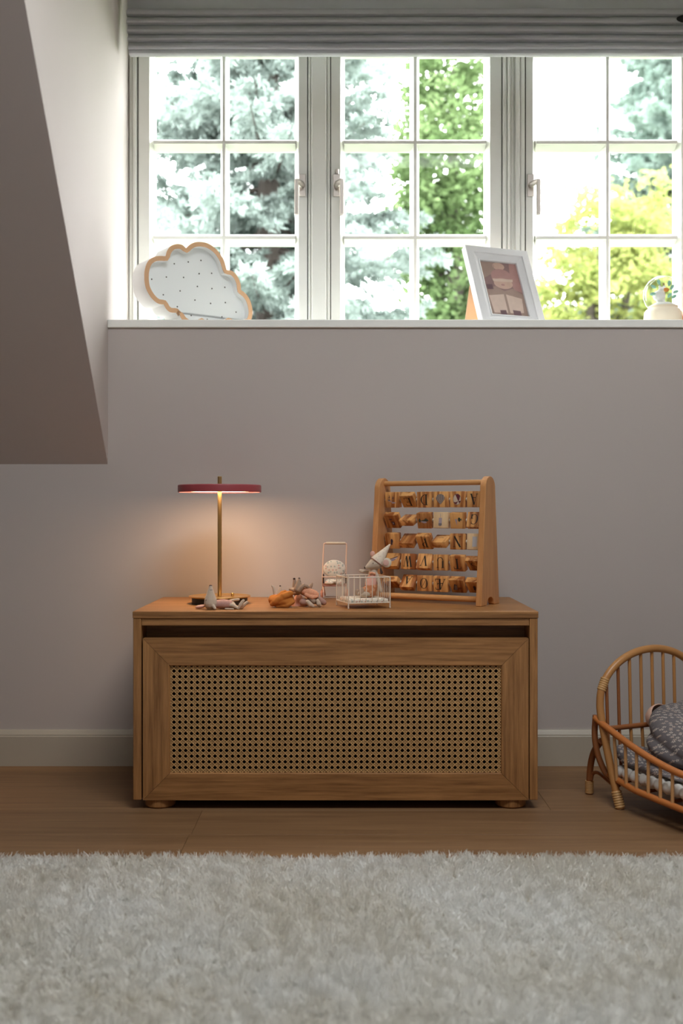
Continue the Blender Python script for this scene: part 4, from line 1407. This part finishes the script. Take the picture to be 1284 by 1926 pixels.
wm = MB().lathe([(0, -.0024), (.008, -.0028), (.0122, -.0026), (.0136, -.001), (.0136, .001), (.0122, .0026), (.008, .0028), (0, .0024)], n=28, mat=Matrix.Rotation(PI / 2, 4, 'Y')).mesh('wheel', M_TERRA)
for x, y in ((605, -.022), (653, -.022), (606, .026), (652, .026)):
    o = link('wheel', wm, t.o)
    o.location = (q(x, 0).x, y, .0138)
mb = MB(); t.blob(mb, (628.5, 1069, .012), (21.6, 5, 17)); fuse(mb, 'seat_back', M_FLORAL, t.o, .0014, 2)
mb = MB(); t.limb(mb, [(615, 1094, -.014), (623, 1094, -.015)], [4.0, 4.0]); t.limb(mb, [(635, 1094, -.015), (643, 1094, -.014)], [4.0, 4.0]); t.limb(mb, [(616, 1093, .002), (642, 1093, .002)], [5, 5])
fuse(mb, 'seat_pad', M_FLORAL, t.o, .0013, 2)
for x in (607.8, 649.4):
    MB().box(q(x - 1.0, 1096, -.006) , q(x + 1.6, 1078, .004), .0006).build('strap', M_STRAP, t.o)

# ------------------------------------------------------------------ wire doll cot with a mouse sitting in it
CAA = math.atan2(.0275, .097)
ct = thing('doll_cot', 'small white metal doll cot with bars and a floral mattress', 'cot', (.016, 2.4525, ZTOP), CAA)
M_WMETAL = plain('white_wire_enamel', lin(228, 214, 196), .4, vary=.02)
CS, CT = .1008, .0735
rr = .00135
zr = .0135
post = MB().tube([(0, 0, .0022), (0, 0, CT)], .00165, 10).ball((0, 0, .0021), .0021, None, 10, 8).mesh('post', M_WMETAL)
for x in (0, CS):
    for y in (0, CS):
        o = link('post', post, ct)
        o.location = (x, y, 0)
for z in (zr, CT - .0008):
    for p0, p1 in (((0, 0), (CS, 0)), ((0, CS), (CS, CS)), ((0, 0), (0, CS)), ((CS, 0), (CS, CS))):
        MB().tube([(*p0, z), (*p1, z)], rr, 8).build('rail', M_WMETAL, ct)
bar = MB().tube([(0, 0, zr), (0, 0, CT - .001)], .0010, 8).mesh('bar', M_WMETAL)
for k in range(1, 7):
    f = CS * k / 7
    for x, y in ((f, 0), (f, CS), (0, f), (CS, f)):
        o = link('bar', bar, ct)
        o.location = (x, y, 0)
mb = MB().box((.003, .003, .0135), (CS - .003, CS - .003, .0225), .003, seg=2)
mb.build('mattress', M_FLORAL, ct)

t = Toy('plush_mouse', 'plush mouse in a pointed hat and pink dress sitting in the white cot', 697, 1127, 2.515, ZTOP + .0225)
mb = MB()
t.limb(mb, [(709, 1061.5, 0), (703.5, 1064, -.001), (697, 1067, -.003), (690.6, 1069.6, -.005), (688.6, 1070.5, -.005)], [12.6, 12.0, 8.6, 4.8, 3.2])
t.limb(mb, [(704, 1072, 0), (701, 1086, 0), (698, 1104, 0), (697, 1115, 0)], [6, 8.5, 10, 10])
t.limb(mb, [(698, 1082, .004), (688, 1079.5, .008), (678, 1077.4, .010)], [3.8, 3.7, 3.2])
t.limb(mb, [(708, 1084, -.004), (712, 1097, -.007), (715.5, 1115, -.009)], [3.6, 3.7, 3.0])
t.limb(mb, [(697, 1119, -.004), (686, 1120, -.012), (680, 1120, -.014)], [6, 5, 5])
t.limb(mb, [(696, 1119, .008), (684, 1120, .006), (674, 1120, .004)], [6, 4.6, 4.4])
fuse(mb, 'body', M_PLUSH, t.o, .0012, 3)
mb = MB(); t.limb(mb, [(679.5, 1119.5, -.014), (680, 1114, -.014), (680, 1111, -.014)], [4.8, 4.4, 3.8]); fuse(mb, 'foot', M_TAUPE, t.o, .0012, 2)
mb = MB(); t.limb(mb, [(671.5, 1120, .004), (671.5, 1115, .004)], [4.0, 3.6]); fuse(mb, 'foot', M_TAUPE, t.o, .0012, 2)
mb = MB(); t.blob(mb, (727, 1061.6, -.006), (8.8, 2.6, 9.2), -8); mb.build('ear', M_CREAMP, t.o)
mb = MB(); t.blob(mb, (725.5, 1061.6, -.0085), (5.6, 1.2, 6.2), -8); mb.build('inner_ear', M_EARP, t.o)
mb = MB(); t.blob(mb, (700.6, 1045.2, .010), (4.6, 2.4, 5.2), 10); mb.build('ear', M_EARP, t.o)
mb = MB(); t.blob(mb, (686.4, 1070.9, -.005), (2.2, 2.2, 2.3)); mb.build('nose', M_NOSE, t.o)
mb = MB(); mb.ball(t.p(701, 1062, -.0155), .0010); mb.build('eye', M_NOSE, t.o)
# pointed hat
b0, b1 = t.p(708.5, 1060, 0), t.p(733.2, 1027.5, .004)
ax = (b1 - b0).normalized()
M4 = Matrix.Translation(b0) @ ax.to_track_quat('Z', 'Y').to_matrix().to_4x4()
Lh = (b1 - b0).length
s_ = t.s
mb = MB().lathe([(13.0 * s_, -.0015), (13.3 * s_, .001), (12.4 * s_, .006), (9.2 * s_, Lh * .36), (5.4 * s_, Lh * .66), (2.6 * s_, Lh * .9), (1.4 * s_, Lh), (0, Lh + .0008)], n=28, mat=M4)
hat = mb.build('hat', floral('hat_floral', lin(226, 210, 190), lin(206, 176, 160), 120, .25, mottle=.05), t.o, angle=70)
mb = MB().tube([M4 @ Vector((13.5 * s_ * math.cos(a), 13.5 * s_ * math.sin(a), -.0008)) for a in np.linspace(0, 2 * PI, 30)[:-1]], .0009, 6, closed=True)
mb.build('hat_piping', plain('rose_piping', lin(168, 116, 104), .8), hat)
mb = MB(); t.limb(mb, [(715.5, 1073, -.010), (717, 1080, -.010)], [1.6, 2.8]); mb.build('ribbon', M_STRAP, t.o)
mb = MB()
t.limb(mb, [(702, 1083, 0), (699, 1096, 0), (697, 1104, 0)], [8.0, 10.6, 11.2])
fuse(mb, 'dress', plain('pale_pink_cloth', lin(222, 170, 154), .9, vary=.06, scale=50), t.o, .0012, 2)
mb = MB(); t.limb(mb, [(697.5, 1107, 0), (696, 1116, 0)], [12.0, 11.6]); t.limb(mb, [(694, 1113, -.004), (686, 1112, -.008)], [9, 6])
fuse(mb, 'skirt', floral('rust_floral', lin(190, 124, 84), lin(228, 178, 140), 110, .4, mottle=.2), t.o, .0012, 2)
mb = MB(); t.limb(mb, [(695, 1081.5, -.010), (699, 1080, -.012), (704, 1082, -.011)], [2.2, 1.8, 2.2]); mb.build('collar_bow', M_PEACH, t.o)

# ------------------------------------------------------------------ rattan doll bed at the right edge
BA = math.radians(25)
vv = Vector((math.cos(BA), math.sin(BA), 0))       # along the headboard
aa = Vector((math.sin(BA), -math.cos(BA), 0))      # towards the foot end
BP = Vector((.596, 2.452, 0))                      # left post where it meets the arch
bd = thing('rattan_doll_bed', 'rattan doll bed with an arched barred headboard at the right edge', 'doll bed', BP)
M_RAT = plain('rattan', lin(186, 132, 78), .38, vary=.12, scale=22)
M_RATD = plain('rattan_dark', lin(150, 92, 52), .4, vary=.14, scale=22)
M_RATO = plain('rattan_orange', lin(192, 116, 60), .36, vary=.10, scale=22)
M_RATL = plain('rattan_light', lin(206, 156, 104), .45, vary=.08, scale=22)
M_WRAP = plain('cane_wrap', lin(206, 160, 104), .45, vary=.12, scale=120)
BWD = 0.304
W = lambda s, a, z: vv * s + aa * a + Vector((0, 0, z))   # bed frame: across, along, up
ZA, HA = .236, .113
legL = [Vector((.631, 2.405, 0)) - BP, Vector((.617, 2.421, .07)) - BP, Vector((.604, 2.437, .15)) - BP, Vector((.5965, 2.449, .21)) - BP]
arch = [W(BWD / 2 - BWD / 2 * math.cos(math.radians(a)), 0, ZA + HA * math.sin(math.radians(a))) for a in range(0, 181, 12)]
legR = [W(BWD + .002, .006, .21), W(BWD - .006, .022, .15), W(BWD - .018, .042, .07), W(BWD - .030, .062, 0)]
path = smooth_path(legL + arch + legR, 4)
MB().tube(path, .0089, 14).build('arch', M_RAT, bd)


def wraps(name, a, b, r, n):
    """tight turns of split cane around a stick"""
    mb = MB()
    a, b = Vector(a), Vector(b)
    t = (b - a).normalized()
    sd = t.cross(Vector((0, 1, 0))).normalized()
    up = sd.cross(t)
    for k in range(n):
        c = a.lerp(b, (k + .5) / n)
        mb.tube([c + (sd * math.cos(x) + up * math.sin(x)) * r for x in np.linspace(0, 2 * PI, 17)[:-1]], (b - a).length / n * .52, 6, closed=True)
    return mb.build(name, M_WRAP, bd, angle=60)


dl = legL[0] - legL[1]
wraps('leg_wrap', legL[0] - dl * .04, legL[0] - dl * .56, .0095, 7)
pa, pb = W(.0035, 0, ZA + .024), W(.0155, 0, ZA + .052)
wraps('arch_wrap', pa, pb, .0085, 6)
# rear support legs with their braces
for mir in (0, 1):
    fx = lambda p: p if not mir else W(BWD, 0, 0) + (p - vv * (2 * p.dot(vv)))
    g0, g1, g2, g3 = [Vector(p) - BP for p in ((.591, 2.536, 0), (.5915, 2.531, .060), (.596, 2.512, .105), (.603, 2.470, .140))]
    MB().tube(smooth_path([fx(g0), fx(g1), fx(g2), fx(g3)], 6), .0078, 12).build('rear_leg', M_RATD, bd)
    if not mir:
        wraps('leg_wrap', g0 + Vector((0, 0, .002)), g0 + Vector((0, 0, .032)), .0086, 8)
    h = [Vector(p) - BP for p in ((.5935, 2.528, .035), (.5965, 2.522, .052), (.605, 2.500, .058), (.617, 2.452, .050), (.625, 2.432, .044))]
    MB().tube(smooth_path([fx(p) for p in h], 5), .0042, 10).build('brace', M_RATD, bd)
    c = [Vector(p) - BP for p in ((.590, 2.470, .200), (.5885, 2.472, .150), (.596, 2.468, .105), (.613, 2.455, .065), (.634, 2.425, .050))]
    MB().tube(smooth_path([fx(p) for p in c], 5), .0072, 12).build('curved_post', M_RATD, bd)
# cross bars of the headboard and its upright rods
MB().tube([W(.004, .006, .172), W(BWD - .004, .006, .172)], .0062, 12).build('cross_bar', M_RATD, bd)
MB().tube([W(.020, .012, .066), W(BWD - .020, .012, .066)], .0070, 12).build('cross_bar', M_RATD, bd)
NB = 9
for k in range(NB):
    s = .018 + (BWD - .036) * k / (NB - 1)
    zt = ZA + HA * math.sqrt(max(0, 1 - ((s - BWD / 2) / (BWD / 2)) ** 2)) - .004
    MB().tube([W(s + .004 * (1 if k < 4 else -1), .008, .062), W(s, .005, .17), W(s, 0, zt)], .0040, 10).build('rod', M_RATD if k < 2 else M_RAT, bd)
# side rails: a curved top rail and a bottom rail joined by short uprights, both sides
BL = .47
rail_z = lambda a: .190 - .066 * math.sin(min(1, a / .30) * PI / 2)
low_z = lambda a: .068 - .016 * math.sin(min(1, a / .30) * PI / 2)
for side, s0 in ((0, -.004), (1, BWD + .004)):
    sg_ = 1 if side == 0 else -1
    off = lambda a: s0 + sg_ * .006 * min(1, a / .2)
    rail = [W(off(0) - sg_ * .001, -.012, .196)] + [W(off(a), a, rail_z(a)) for a in np.linspace(.01, BL, 14)]
    MB().tube(smooth_path(rail, 3), .0078, 12).build('side_rail', M_RATO, bd)
    low = [W(off(a) + sg_ * .022 * (1 - min(1, a / .12)), a, low_z(a)) for a in np.linspace(.012, BL, 14)]
    MB().tube(smooth_path(low, 3), .0072, 12).build('bottom_rail', M_RATO, bd)
    for k in range(12):
        a = .052 + .0365 * k
        if a < BL - .01:
            MB().tube([W(off(a) + sg_ * .014 * (1 - min(1, a / .12)), a, low_z(a)), W(off(a), a, rail_z(a))], .0038, 10).build('side_rod', M_RATL, bd)
# foot end
MB().tube(smooth_path([W(.004, BL, 0), W(0, BL, .07), W(0, BL, .14), W(.03, BL, .19), W(BWD / 2, BL, .215), W(BWD - .03, BL, .19), W(BWD, BL, .14), W(BWD, BL, .07), W(BWD - .004, BL, 0)], 4), .0085, 12).build('foot_arch', M_RAT, bd)
for k in range(7):
    s = .035 + (BWD - .07) * k / 6
    MB().tube([W(s, BL, .055), W(s, BL, .195)], .004, 8).build('rod', M_RAT, bd)
MB().tube([W(.0, BL, .055), W(BWD, BL, .055)], .0066, 10).build('cross_bar', M_RAT, bd)
for k in range(6):
    a = .05 + .075 * k
    MB().tube([W(.012, a, .062 - .012 * min(1, a / .2)), W(BWD - .012, a, .062 - .012 * min(1, a / .2))], .0042, 8).build('slat', M_RATD, bd)
# mattress with a channelled white edge, sheet, pillow
mt = thing('doll_mattress', 'white channel tufted doll mattress inside the rattan bed', 'mattress', BP)
M_MATT = plain('white_mattress_cloth', (.78, .76, .72, 1), .9, vary=.04, scale=30)
mb = MB()
for k in range(16):
    a = .040 + .0262 * k
    mb.taper([W(.026, a, .079), W(BWD - .026, a, .079)], [.0150, .0150], 12)
fuse(mb, 'mattress_cover', M_MATT, mt, .003, 1)
M_BLANK = floral('grey_blossom_cloth', lin(106, 100, 102), lin(198, 186, 174), 112, .34, extra=lin(190, 170, 156), mottle=.22)


def cloth_blob(name, label, cat, pts, m, voxel=.003, sm=4):
    """pts: centre in bed frame, radii, tilt"""
    o = thing(name, label, cat, BP)
    mb = MB()
    for c, r, a in pts:
        mb.ball(W(*c), r, Matrix.Rotation(-PI / 2 + BA, 4, 'Z') @ Matrix.Rotation(math.radians(a), 4, 'Y'), 24, 16)
    return fuse(mb, 'cloth', m, o, voxel, sm)


cloth_blob('doll_blanket', 'grey blossom print doll blanket lying flat on the doll bed mattress', 'blanket',
           [((.150, .20, .100), (.185, .126, .012), 0), ((.075, .052, .108), (.050, .058, .016), 18), ((.045, .04, .118), (.03, .03, .014), 30), ((.14, .06, .104), (.06, .09, .014), 0), ((.034, .12, .100), (.05, .012, .012), 0)], M_BLANK)
cloth_blob('doll_pillow', 'plump grey blossom print pillow propped in the doll bed', 'pillow',
           [((.150, .150, .166), (.118, .100, .052), 24), ((.110, .140, .142), (.080, .070, .030), 16), ((.185, .135, .178), (.090, .085, .046), 18), ((.075, .118, .128), (.030, .030, .016), 20), ((.2, .10, .196), (.06, .07, .040), 20)], M_BLANK)
hd = thing('doll', 'small doll in a pale pink bonnet half hidden behind the grey pillow', 'doll', BP)
hc = W(.130, .052, .198)
M_BON = plain('pale_pink_bonnet', lin(216, 176, 156), .9, vary=.06, scale=60)
mb = MB()
mb.lathe([(.0270, -.018), (.0300, -.004), (.0285, .010), (.0262, .012), (.0262, .002), (.024, -.010), (0, -.020), (0, -.030), (.016, -.028)], n=28, mat=Matrix.Translation(hc) @ Matrix.Rotation(math.radians(58), 4, 'X') @ Matrix.Rotation(math.radians(14), 4, 'Y'))
mb.build('bonnet', M_BON, hd, angle=60)
MB().ball(hc + Vector((.002, .0, -.002)), (.0245, .019, .0235), None, 20, 14).build('hair', plain('dark_brown_wool', lin(52, 34, 24), .95, vary=.3, scale=300, bump=.5, bscale=300), hd)
MB().ball(hc + Vector((.007, -.008, -.007)), (.0165, .0150, .0165), None, 20, 14).build('face', plain('tan_doll_face', lin(206, 164, 124), .8), hd)
mb = MB(); mb.ball(hc + Vector((-.001, -.0215, -.004)), .0014).ball(hc + Vector((.011, -.0225, -.004)), .0014); mb.build('eyes', M_NOSE, hd)
mb = MB(); mb.taper([hc + Vector((.012, .002, -.018)), hc + Vector((.055, -.02, -.050))], [.02, .028], 14); mb.build('body', M_BON, hd)

# ------------------------------------------------------------------ shaggy rug
RGX0, RGX1, RGY0, RGY1 = -1.35, 1.55, -.35, 2.02
rg = thing('shaggy_rug', 'cream shaggy deep pile rug on the oak floor before the chest', 'rug', (0, 0, 0))
M_RUGB = plain('rug_backing', lin(168, 156, 134), .95, vary=.05)
MB().box((RGX0 + .01, RGY0 + .01, 0.0005), (RGX1 - .01, RGY1 - .012, .009), .003).build('backing', M_RUGB, rg)
m, nt, b = base_mat('rug_pile')
M_PILE = m
tc = node(nt, 'ShaderNodeTexCoord')
nz = node(nt, 'ShaderNodeTexNoise', Scale=3.2, Detail=3.0)
mp = node(nt, 'ShaderNodeMapping'); mp.inputs['Scale'].default_value = (1, 1, 0.05)
nt.links.new(tc.outputs['Object'], mp.inputs['Vector'])
nt.links.new(mp.outputs[0], nz.inputs['Vector'])
rp = node(nt, 'ShaderNodeValToRGB')
rp.color_ramp.elements[0].position, rp.color_ramp.elements[0].color = .36, (.85, .835, .785, 1)
rp.color_ramp.elements[1].position, rp.color_ramp.elements[1].color = .60, (.89, .89, .87, 1)
nt.links.new(nz.outputs['Fac'], rp.inputs['Fac'])
nt.links.new(rp.outputs['Color'], b.inputs['Base Color'])
b.inputs['Roughness'].default_value = .34
b.inputs['Specular IOR Level'].default_value = .5
tlu = node(nt, 'ShaderNodeBsdfTranslucent')
mxs = node(nt, 'ShaderNodeMixShader')
mxs.inputs[0].default_value = .35
nt.links.new(rp.outputs['Color'], tlu.inputs['Color'])
nt.links.new(b.outputs[0], mxs.inputs[1])
nt.links.new(tlu.outputs[0], mxs.inputs[2])
nt.links.new(mxs.outputs[0], nt.nodes['Material Output'].inputs['Surface'])


def sum_noise(x, y, seed, f0, octs=3):
    r = np.random.default_rng(seed)
    v = np.zeros_like(x)
    f, a = f0, 1.0
    for _ in range(octs):
        for _k in range(5):
            th, ph = r.uniform(0, 2 * PI, 2)
            v += a * np.sin(f * r.uniform(.6, 1.5) * (x * math.cos(th) + y * math.sin(th)) + ph) / 3
        f *= 2.1
        a *= .6
    return v


def pile(n, x0, x1, y0, y1, width, seed, edge=0.0):
    r = np.random.default_rng(seed)
    x = r.uniform(x0, x1, n)
    y = r.uniform(y0, y1, n)
    # blades gather into small tufts
    tx = np.round(x / .0095) * .0095 + .004 * np.sin(y * 700) + r.normal(0, .0016, n)
    ty = np.round(y / .0095) * .0095 + .004 * np.sin(x * 640) + r.normal(0, .0016, n)
    bx, by = x * .42 + tx * .58, y * .42 + ty * .58
    lean = .66 + .15 * sum_noise(x, y, 3, 9) + .30 * sum_noise(tx, ty, 4, 120, 2) + r.normal(0, .30, n)
    ang = .7 * sum_noise(x, y, 5, 4) + 2.2 * sum_noise(tx, ty, 6, 90, 2) + r.normal(0, .8, n) - PI / 2
    L = r.uniform(.015, .024, n) * (1 + .12 * sum_noise(x, y, 8, 14))
    lean = np.clip(lean, .1, 1.25)
    dx, dy = np.cos(ang), np.sin(ang)
    w = width * r.uniform(.7, 1.3, n) / 2
    wa = r.uniform(0, PI, n)
    sx, sy = np.cos(wa) * w, np.sin(wa) * w
    z0 = np.full(n, .006)
    l1, l2 = lean * .55, lean * 1.25
    mx, my, mz = bx + dx * np.sin(l1) * L * .55, by + dy * np.sin(l1) * L * .55, z0 + np.cos(l1) * L * .55
    ex, ey, ez = mx + dx * np.sin(l2) * L * .5, my + dy * np.sin(l2) * L * .5, np.maximum(mz + np.cos(l2) * L * .5, .012)
    V = np.empty((n, 6, 3), np.float32)
    V[:, 0] = np.stack([bx - sx, by - sy, z0], 1)
    V[:, 1] = np.stack([bx + sx, by + sy, z0], 1)
    V[:, 2] = np.stack([mx + sx, my + sy, mz], 1)
    V[:, 3] = np.stack([mx - sx, my - sy, mz], 1)
    V[:, 4] = np.stack([ex + sx * .5, ey + sy * .5, ez], 1)
    V[:, 5] = np.stack([ex - sx * .5, ey - sy * .5, ez], 1)
    i = np.arange(n, dtype=np.int32)[:, None] * 6
    Q = np.concatenate([i + np.array([[0, 1, 2, 3]]), i + np.array([[3, 2, 4, 5]])])
    return V.reshape(-1, 3), Q


VA, QA = pile(310000, -1.0, 1.0, 1.15, RGY1, .0019, 1)
VB, QB = pile(60000, RGX0, RGX1, RGY0, 1.15, .0042, 2)
VC, QC = pile(9000, RGX0, -1.0, 1.15, RGY1, .0042, 3)
VD, QD = pile(12000, 1.0, RGX1, 1.15, RGY1, .0042, 4)
o1, o2, o3 = len(VA), len(VA) + len(VB), len(VA) + len(VB) + len(VC)
raw('pile', np.concatenate([VA, VB, VC, VD]), np.concatenate([QA, QB + o1, QC + o2, QD + o3]), M_PILE, rg, 'stuff', smooth=True)

# ------------------------------------------------------------------ the garden behind the window
GZ = -2.7
M_LAWN = plain('lawn_green', (.10, .16, .05, 1), .95, vary=.3, scale=3)
MB().box((-14, 3.3, GZ - .3), (16, 24, GZ)).build('ground', M_LAWN, kind='structure', smooth=False)
M_BARK = plain('bark', (.07, .058, .048, 1), .95, vary=.3, scale=12, bump=.5, bscale=40)


def rand_dirs(r, n):
    v = r.normal(size=(n, 3))
    return v / np.linalg.norm(v, axis=1)[:, None]


def blades(C, Dv, L, Wd, r):
    """thin leaf diamonds from C along Dv"""
    n = len(C)
    sd = np.cross(Dv, rand_dirs(r, n))
    sd /= np.linalg.norm(sd, axis=1)[:, None] + 1e-9
    V = np.empty((n, 4, 3), np.float32)
    V[:, 0] = C
    V[:, 1] = C + Dv * (L * .45)[:, None] + sd * (Wd / 2)[:, None]
    V[:, 2] = C + Dv * L[:, None]
    V[:, 3] = C + Dv * (L * .45)[:, None] - sd * (Wd / 2)[:, None]
    return V.reshape(-1, 3), np.arange(n * 4, dtype=np.int32).reshape(-1, 4)


def conifer(label, x, y, zb, zt, rb, m, seed, whorl=.26, per=8, needles=60, nl=.04, density=1.0, zmin=None):
    r = np.random.default_rng(seed)
    o = thing('spruce_tree', label, 'tree', (x, y, GZ))
    MB().tube([(0, 0, 0), (0, 0, zt - GZ)], [.16, .01], 10).build('trunk', M_BARK, o)
    C, Dv = [], []
    wood_ = MB()
    z = zb
    while z < zt - .1:
        f = (z - zb) / (zt - zb)
        Lb = rb * (1 - f) ** .85 + .12
        nb = max(4, int(per * (1 - .4 * f)))
        a0 = r.uniform(0, 6.28)
        for k in range(nb):
            a = a0 + 2 * PI * k / nb + r.normal(0, .14)
            L = Lb * r.uniform(.72, 1.12)
            dr = np.array([math.cos(a), math.sin(a), 0])
            sd = np.array([-dr[1], dr[0], 0])
            zz = z + r.normal(0, .06)
            drop = r.uniform(.10, .26)
            main = lambda t: dr * L * t + np.array([0, 0, zz - GZ - drop * L * t * 1.3 + .24 * L * t * t])
            pts = [main(t) for t in (0, .25, .5, .75, 1)]
            wood_.tube([tuple(p) for p in pts], [.018, .014, .010, .007, .003], 5)
            nt_ = max(4, int(L / .075 * density))
            for j in range(nt_):
                t = .18 + .82 * (j + r.uniform(0, 1)) / nt_
                base = main(t)
                for sgn in (-1, 1):
                    tl = (.10 + .34 * (1 - t)) * min(1, L) * r.uniform(.6, 1.15)
                    td = dr * .62 + sd * sgn * .75 + np.array([0, 0, r.normal(-.12, .16)])
                    td /= np.linalg.norm(td)
                    n_ = max(10, int(needles * tl / .22))
                    u = r.uniform(0, 1, n_)[:, None]
                    c = base + td * tl * u
                    c[:, 2] -= .25 * tl * u[:, 0] ** 2 * .6
                    nd = td * .75 + rand_dirs(r, n_) * .75 + np.array([0, 0, .18])
                    nd /= np.linalg.norm(nd, axis=1)[:, None]
                    C.append(c); Dv.append(nd)
        z += whorl * (1 - .35 * f) * r.uniform(.8, 1.2)
    wood_.build('branches', M_BARK, o, smooth=True, kind='stuff')
    C, Dv = np.concatenate(C), np.concatenate(Dv)
    n = len(C)
    V, Q = blades(C, Dv, r.uniform(.7, 1.3, n) * nl, np.full(n, nl * .26), r)
    raw('needles', V, Q, m, o, 'stuff')
    return n


def broadleaf(label, x, y, crown, m, seed, leaf=.06, n=26000, name='leafy_tree'):
    """crown: list of (dx, dy, z, rx, ry, rz); leaves gather in sprays inside each lobe"""
    r = np.random.default_rng(seed)
    o = thing(name, label, 'tree', (x, y, GZ))
    zc_ = np.mean([c[2] for c in crown])
    wd = MB().tube([(0, 0, 0), (.03, 0, (zc_ - GZ) * .5), (0, 0, zc_ - GZ)], [.13, .09, .05], 9)
    tot = sum(c[3] * c[4] * c[5] for c in crown)
    C, Dv = [], []
    for (dx, dy, z, rx, ry, rz) in crown:
        wd.tube([(0, 0, (zc_ - GZ) * .55), (dx * .6, dy * .6, (z + zc_) / 2 - GZ - .15), (dx, dy, z - GZ)], [.06, .04, .015], 7)
        k = int(n * rx * ry * rz / tot)
        ns = max(6, k // 46)
        sc = rand_dirs(r, ns) * (r.uniform(.15, 1, ns) ** .5)[:, None] * np.array([rx, ry, rz]) + np.array([dx, dy, z - GZ])
        idx = r.integers(0, ns, k)
        c = sc[idx] + r.normal(0, .085, (k, 3)) * np.array([1, 1, .6])
        C.append(c)
        v = rand_dirs(r, k)
        v[:, 2] = v[:, 2] * .5 - .25
        v /= np.linalg.norm(v, axis=1)[:, None]
        Dv.append(v)
    wd.build('trunk', M_BARK, o)
    C, Dv = np.concatenate(C), np.concatenate(Dv)
    k = len(C)
    V, Q = blades(C, Dv, r.uniform(.7, 1.3, k) * leaf, np.full(k, leaf * .62), r)
    raw('leaves', V, Q, m, o, 'stuff')


M_BLUE = leaf_mat('blue_spruce_needles', (.125, .16, .14, 1), (.42, .495, .455, 1), trans=.3)
M_GREYG = leaf_mat('grey_green_needles', (.14, .20, .17, 1), (.32, .40, .345, 1), trans=.35)
M_GREEN = leaf_mat('green_leaves', (.065, .11, .04, 1), (.19, .265, .12, 1), trans=.45)
M_YELL = leaf_mat('yellow_green_leaves', (.17, .22, .06, 1), (.41, .43, .16, 1), trans=.5)
conifer('big blue spruce with drooping frosted branches outside the left and middle windows', -.52, 7.6, .2, 7.6, 1.50, M_BLUE, 11, whorl=.21, per=10, needles=95, nl=.055, density=1.15)
broadleaf('fresh green leafy tree outside the right half of the middle window', 1.08, 10.2, [(-.05, 0, 4.1, .55, .6, .8), (.1, .1, 3.0, .6, .6, .8), (-.12, 0, 2.0, .62, .6, .7), (-.25, .1, 3.4, .45, .5, .6), (.0, .1, 5.0, .5, .5, .6), (.30, .1, 2.4, .35, .4, .6)], M_GREEN, 21, leaf=.075, n=24000)
broadleaf('yellow green shrubby tree low outside the right window', 2.80, 12.0, [(-.32, 0, 3.0, .55, .6, .6), (.15, .1, 3.75, .6, .6, .65), (.50, 0, 3.0, .65, .6, .7), (-.1, -.1, 2.2, .85, .7, .6), (.8, .1, 4.1, .35, .35, .5), (.85, 0, 2.4, .55, .6, .6)], M_YELL, 22, leaf=.085, n=17000)
conifer('grey green conifer reaching in from the far right outside', 5.05, 15.2, .0, 11.5, 2.4, M_GREYG, 13, whorl=.26, per=10, needles=80, nl=.08)
broadleaf('hazy green hedge tree standing low behind the spruce', -1.6, 18.0, [(-1.5, 0, 1.7, 1.3, .8, .9), (.3, 0, 1.6, 1.3, .8, .9), (2.0, .3, 1.6, 1.3, .8, .9), (3.8, 0, 1.5, 1.3, .8, .8)], M_GREEN, 23, leaf=.11, n=12000, name='hedge_tree')
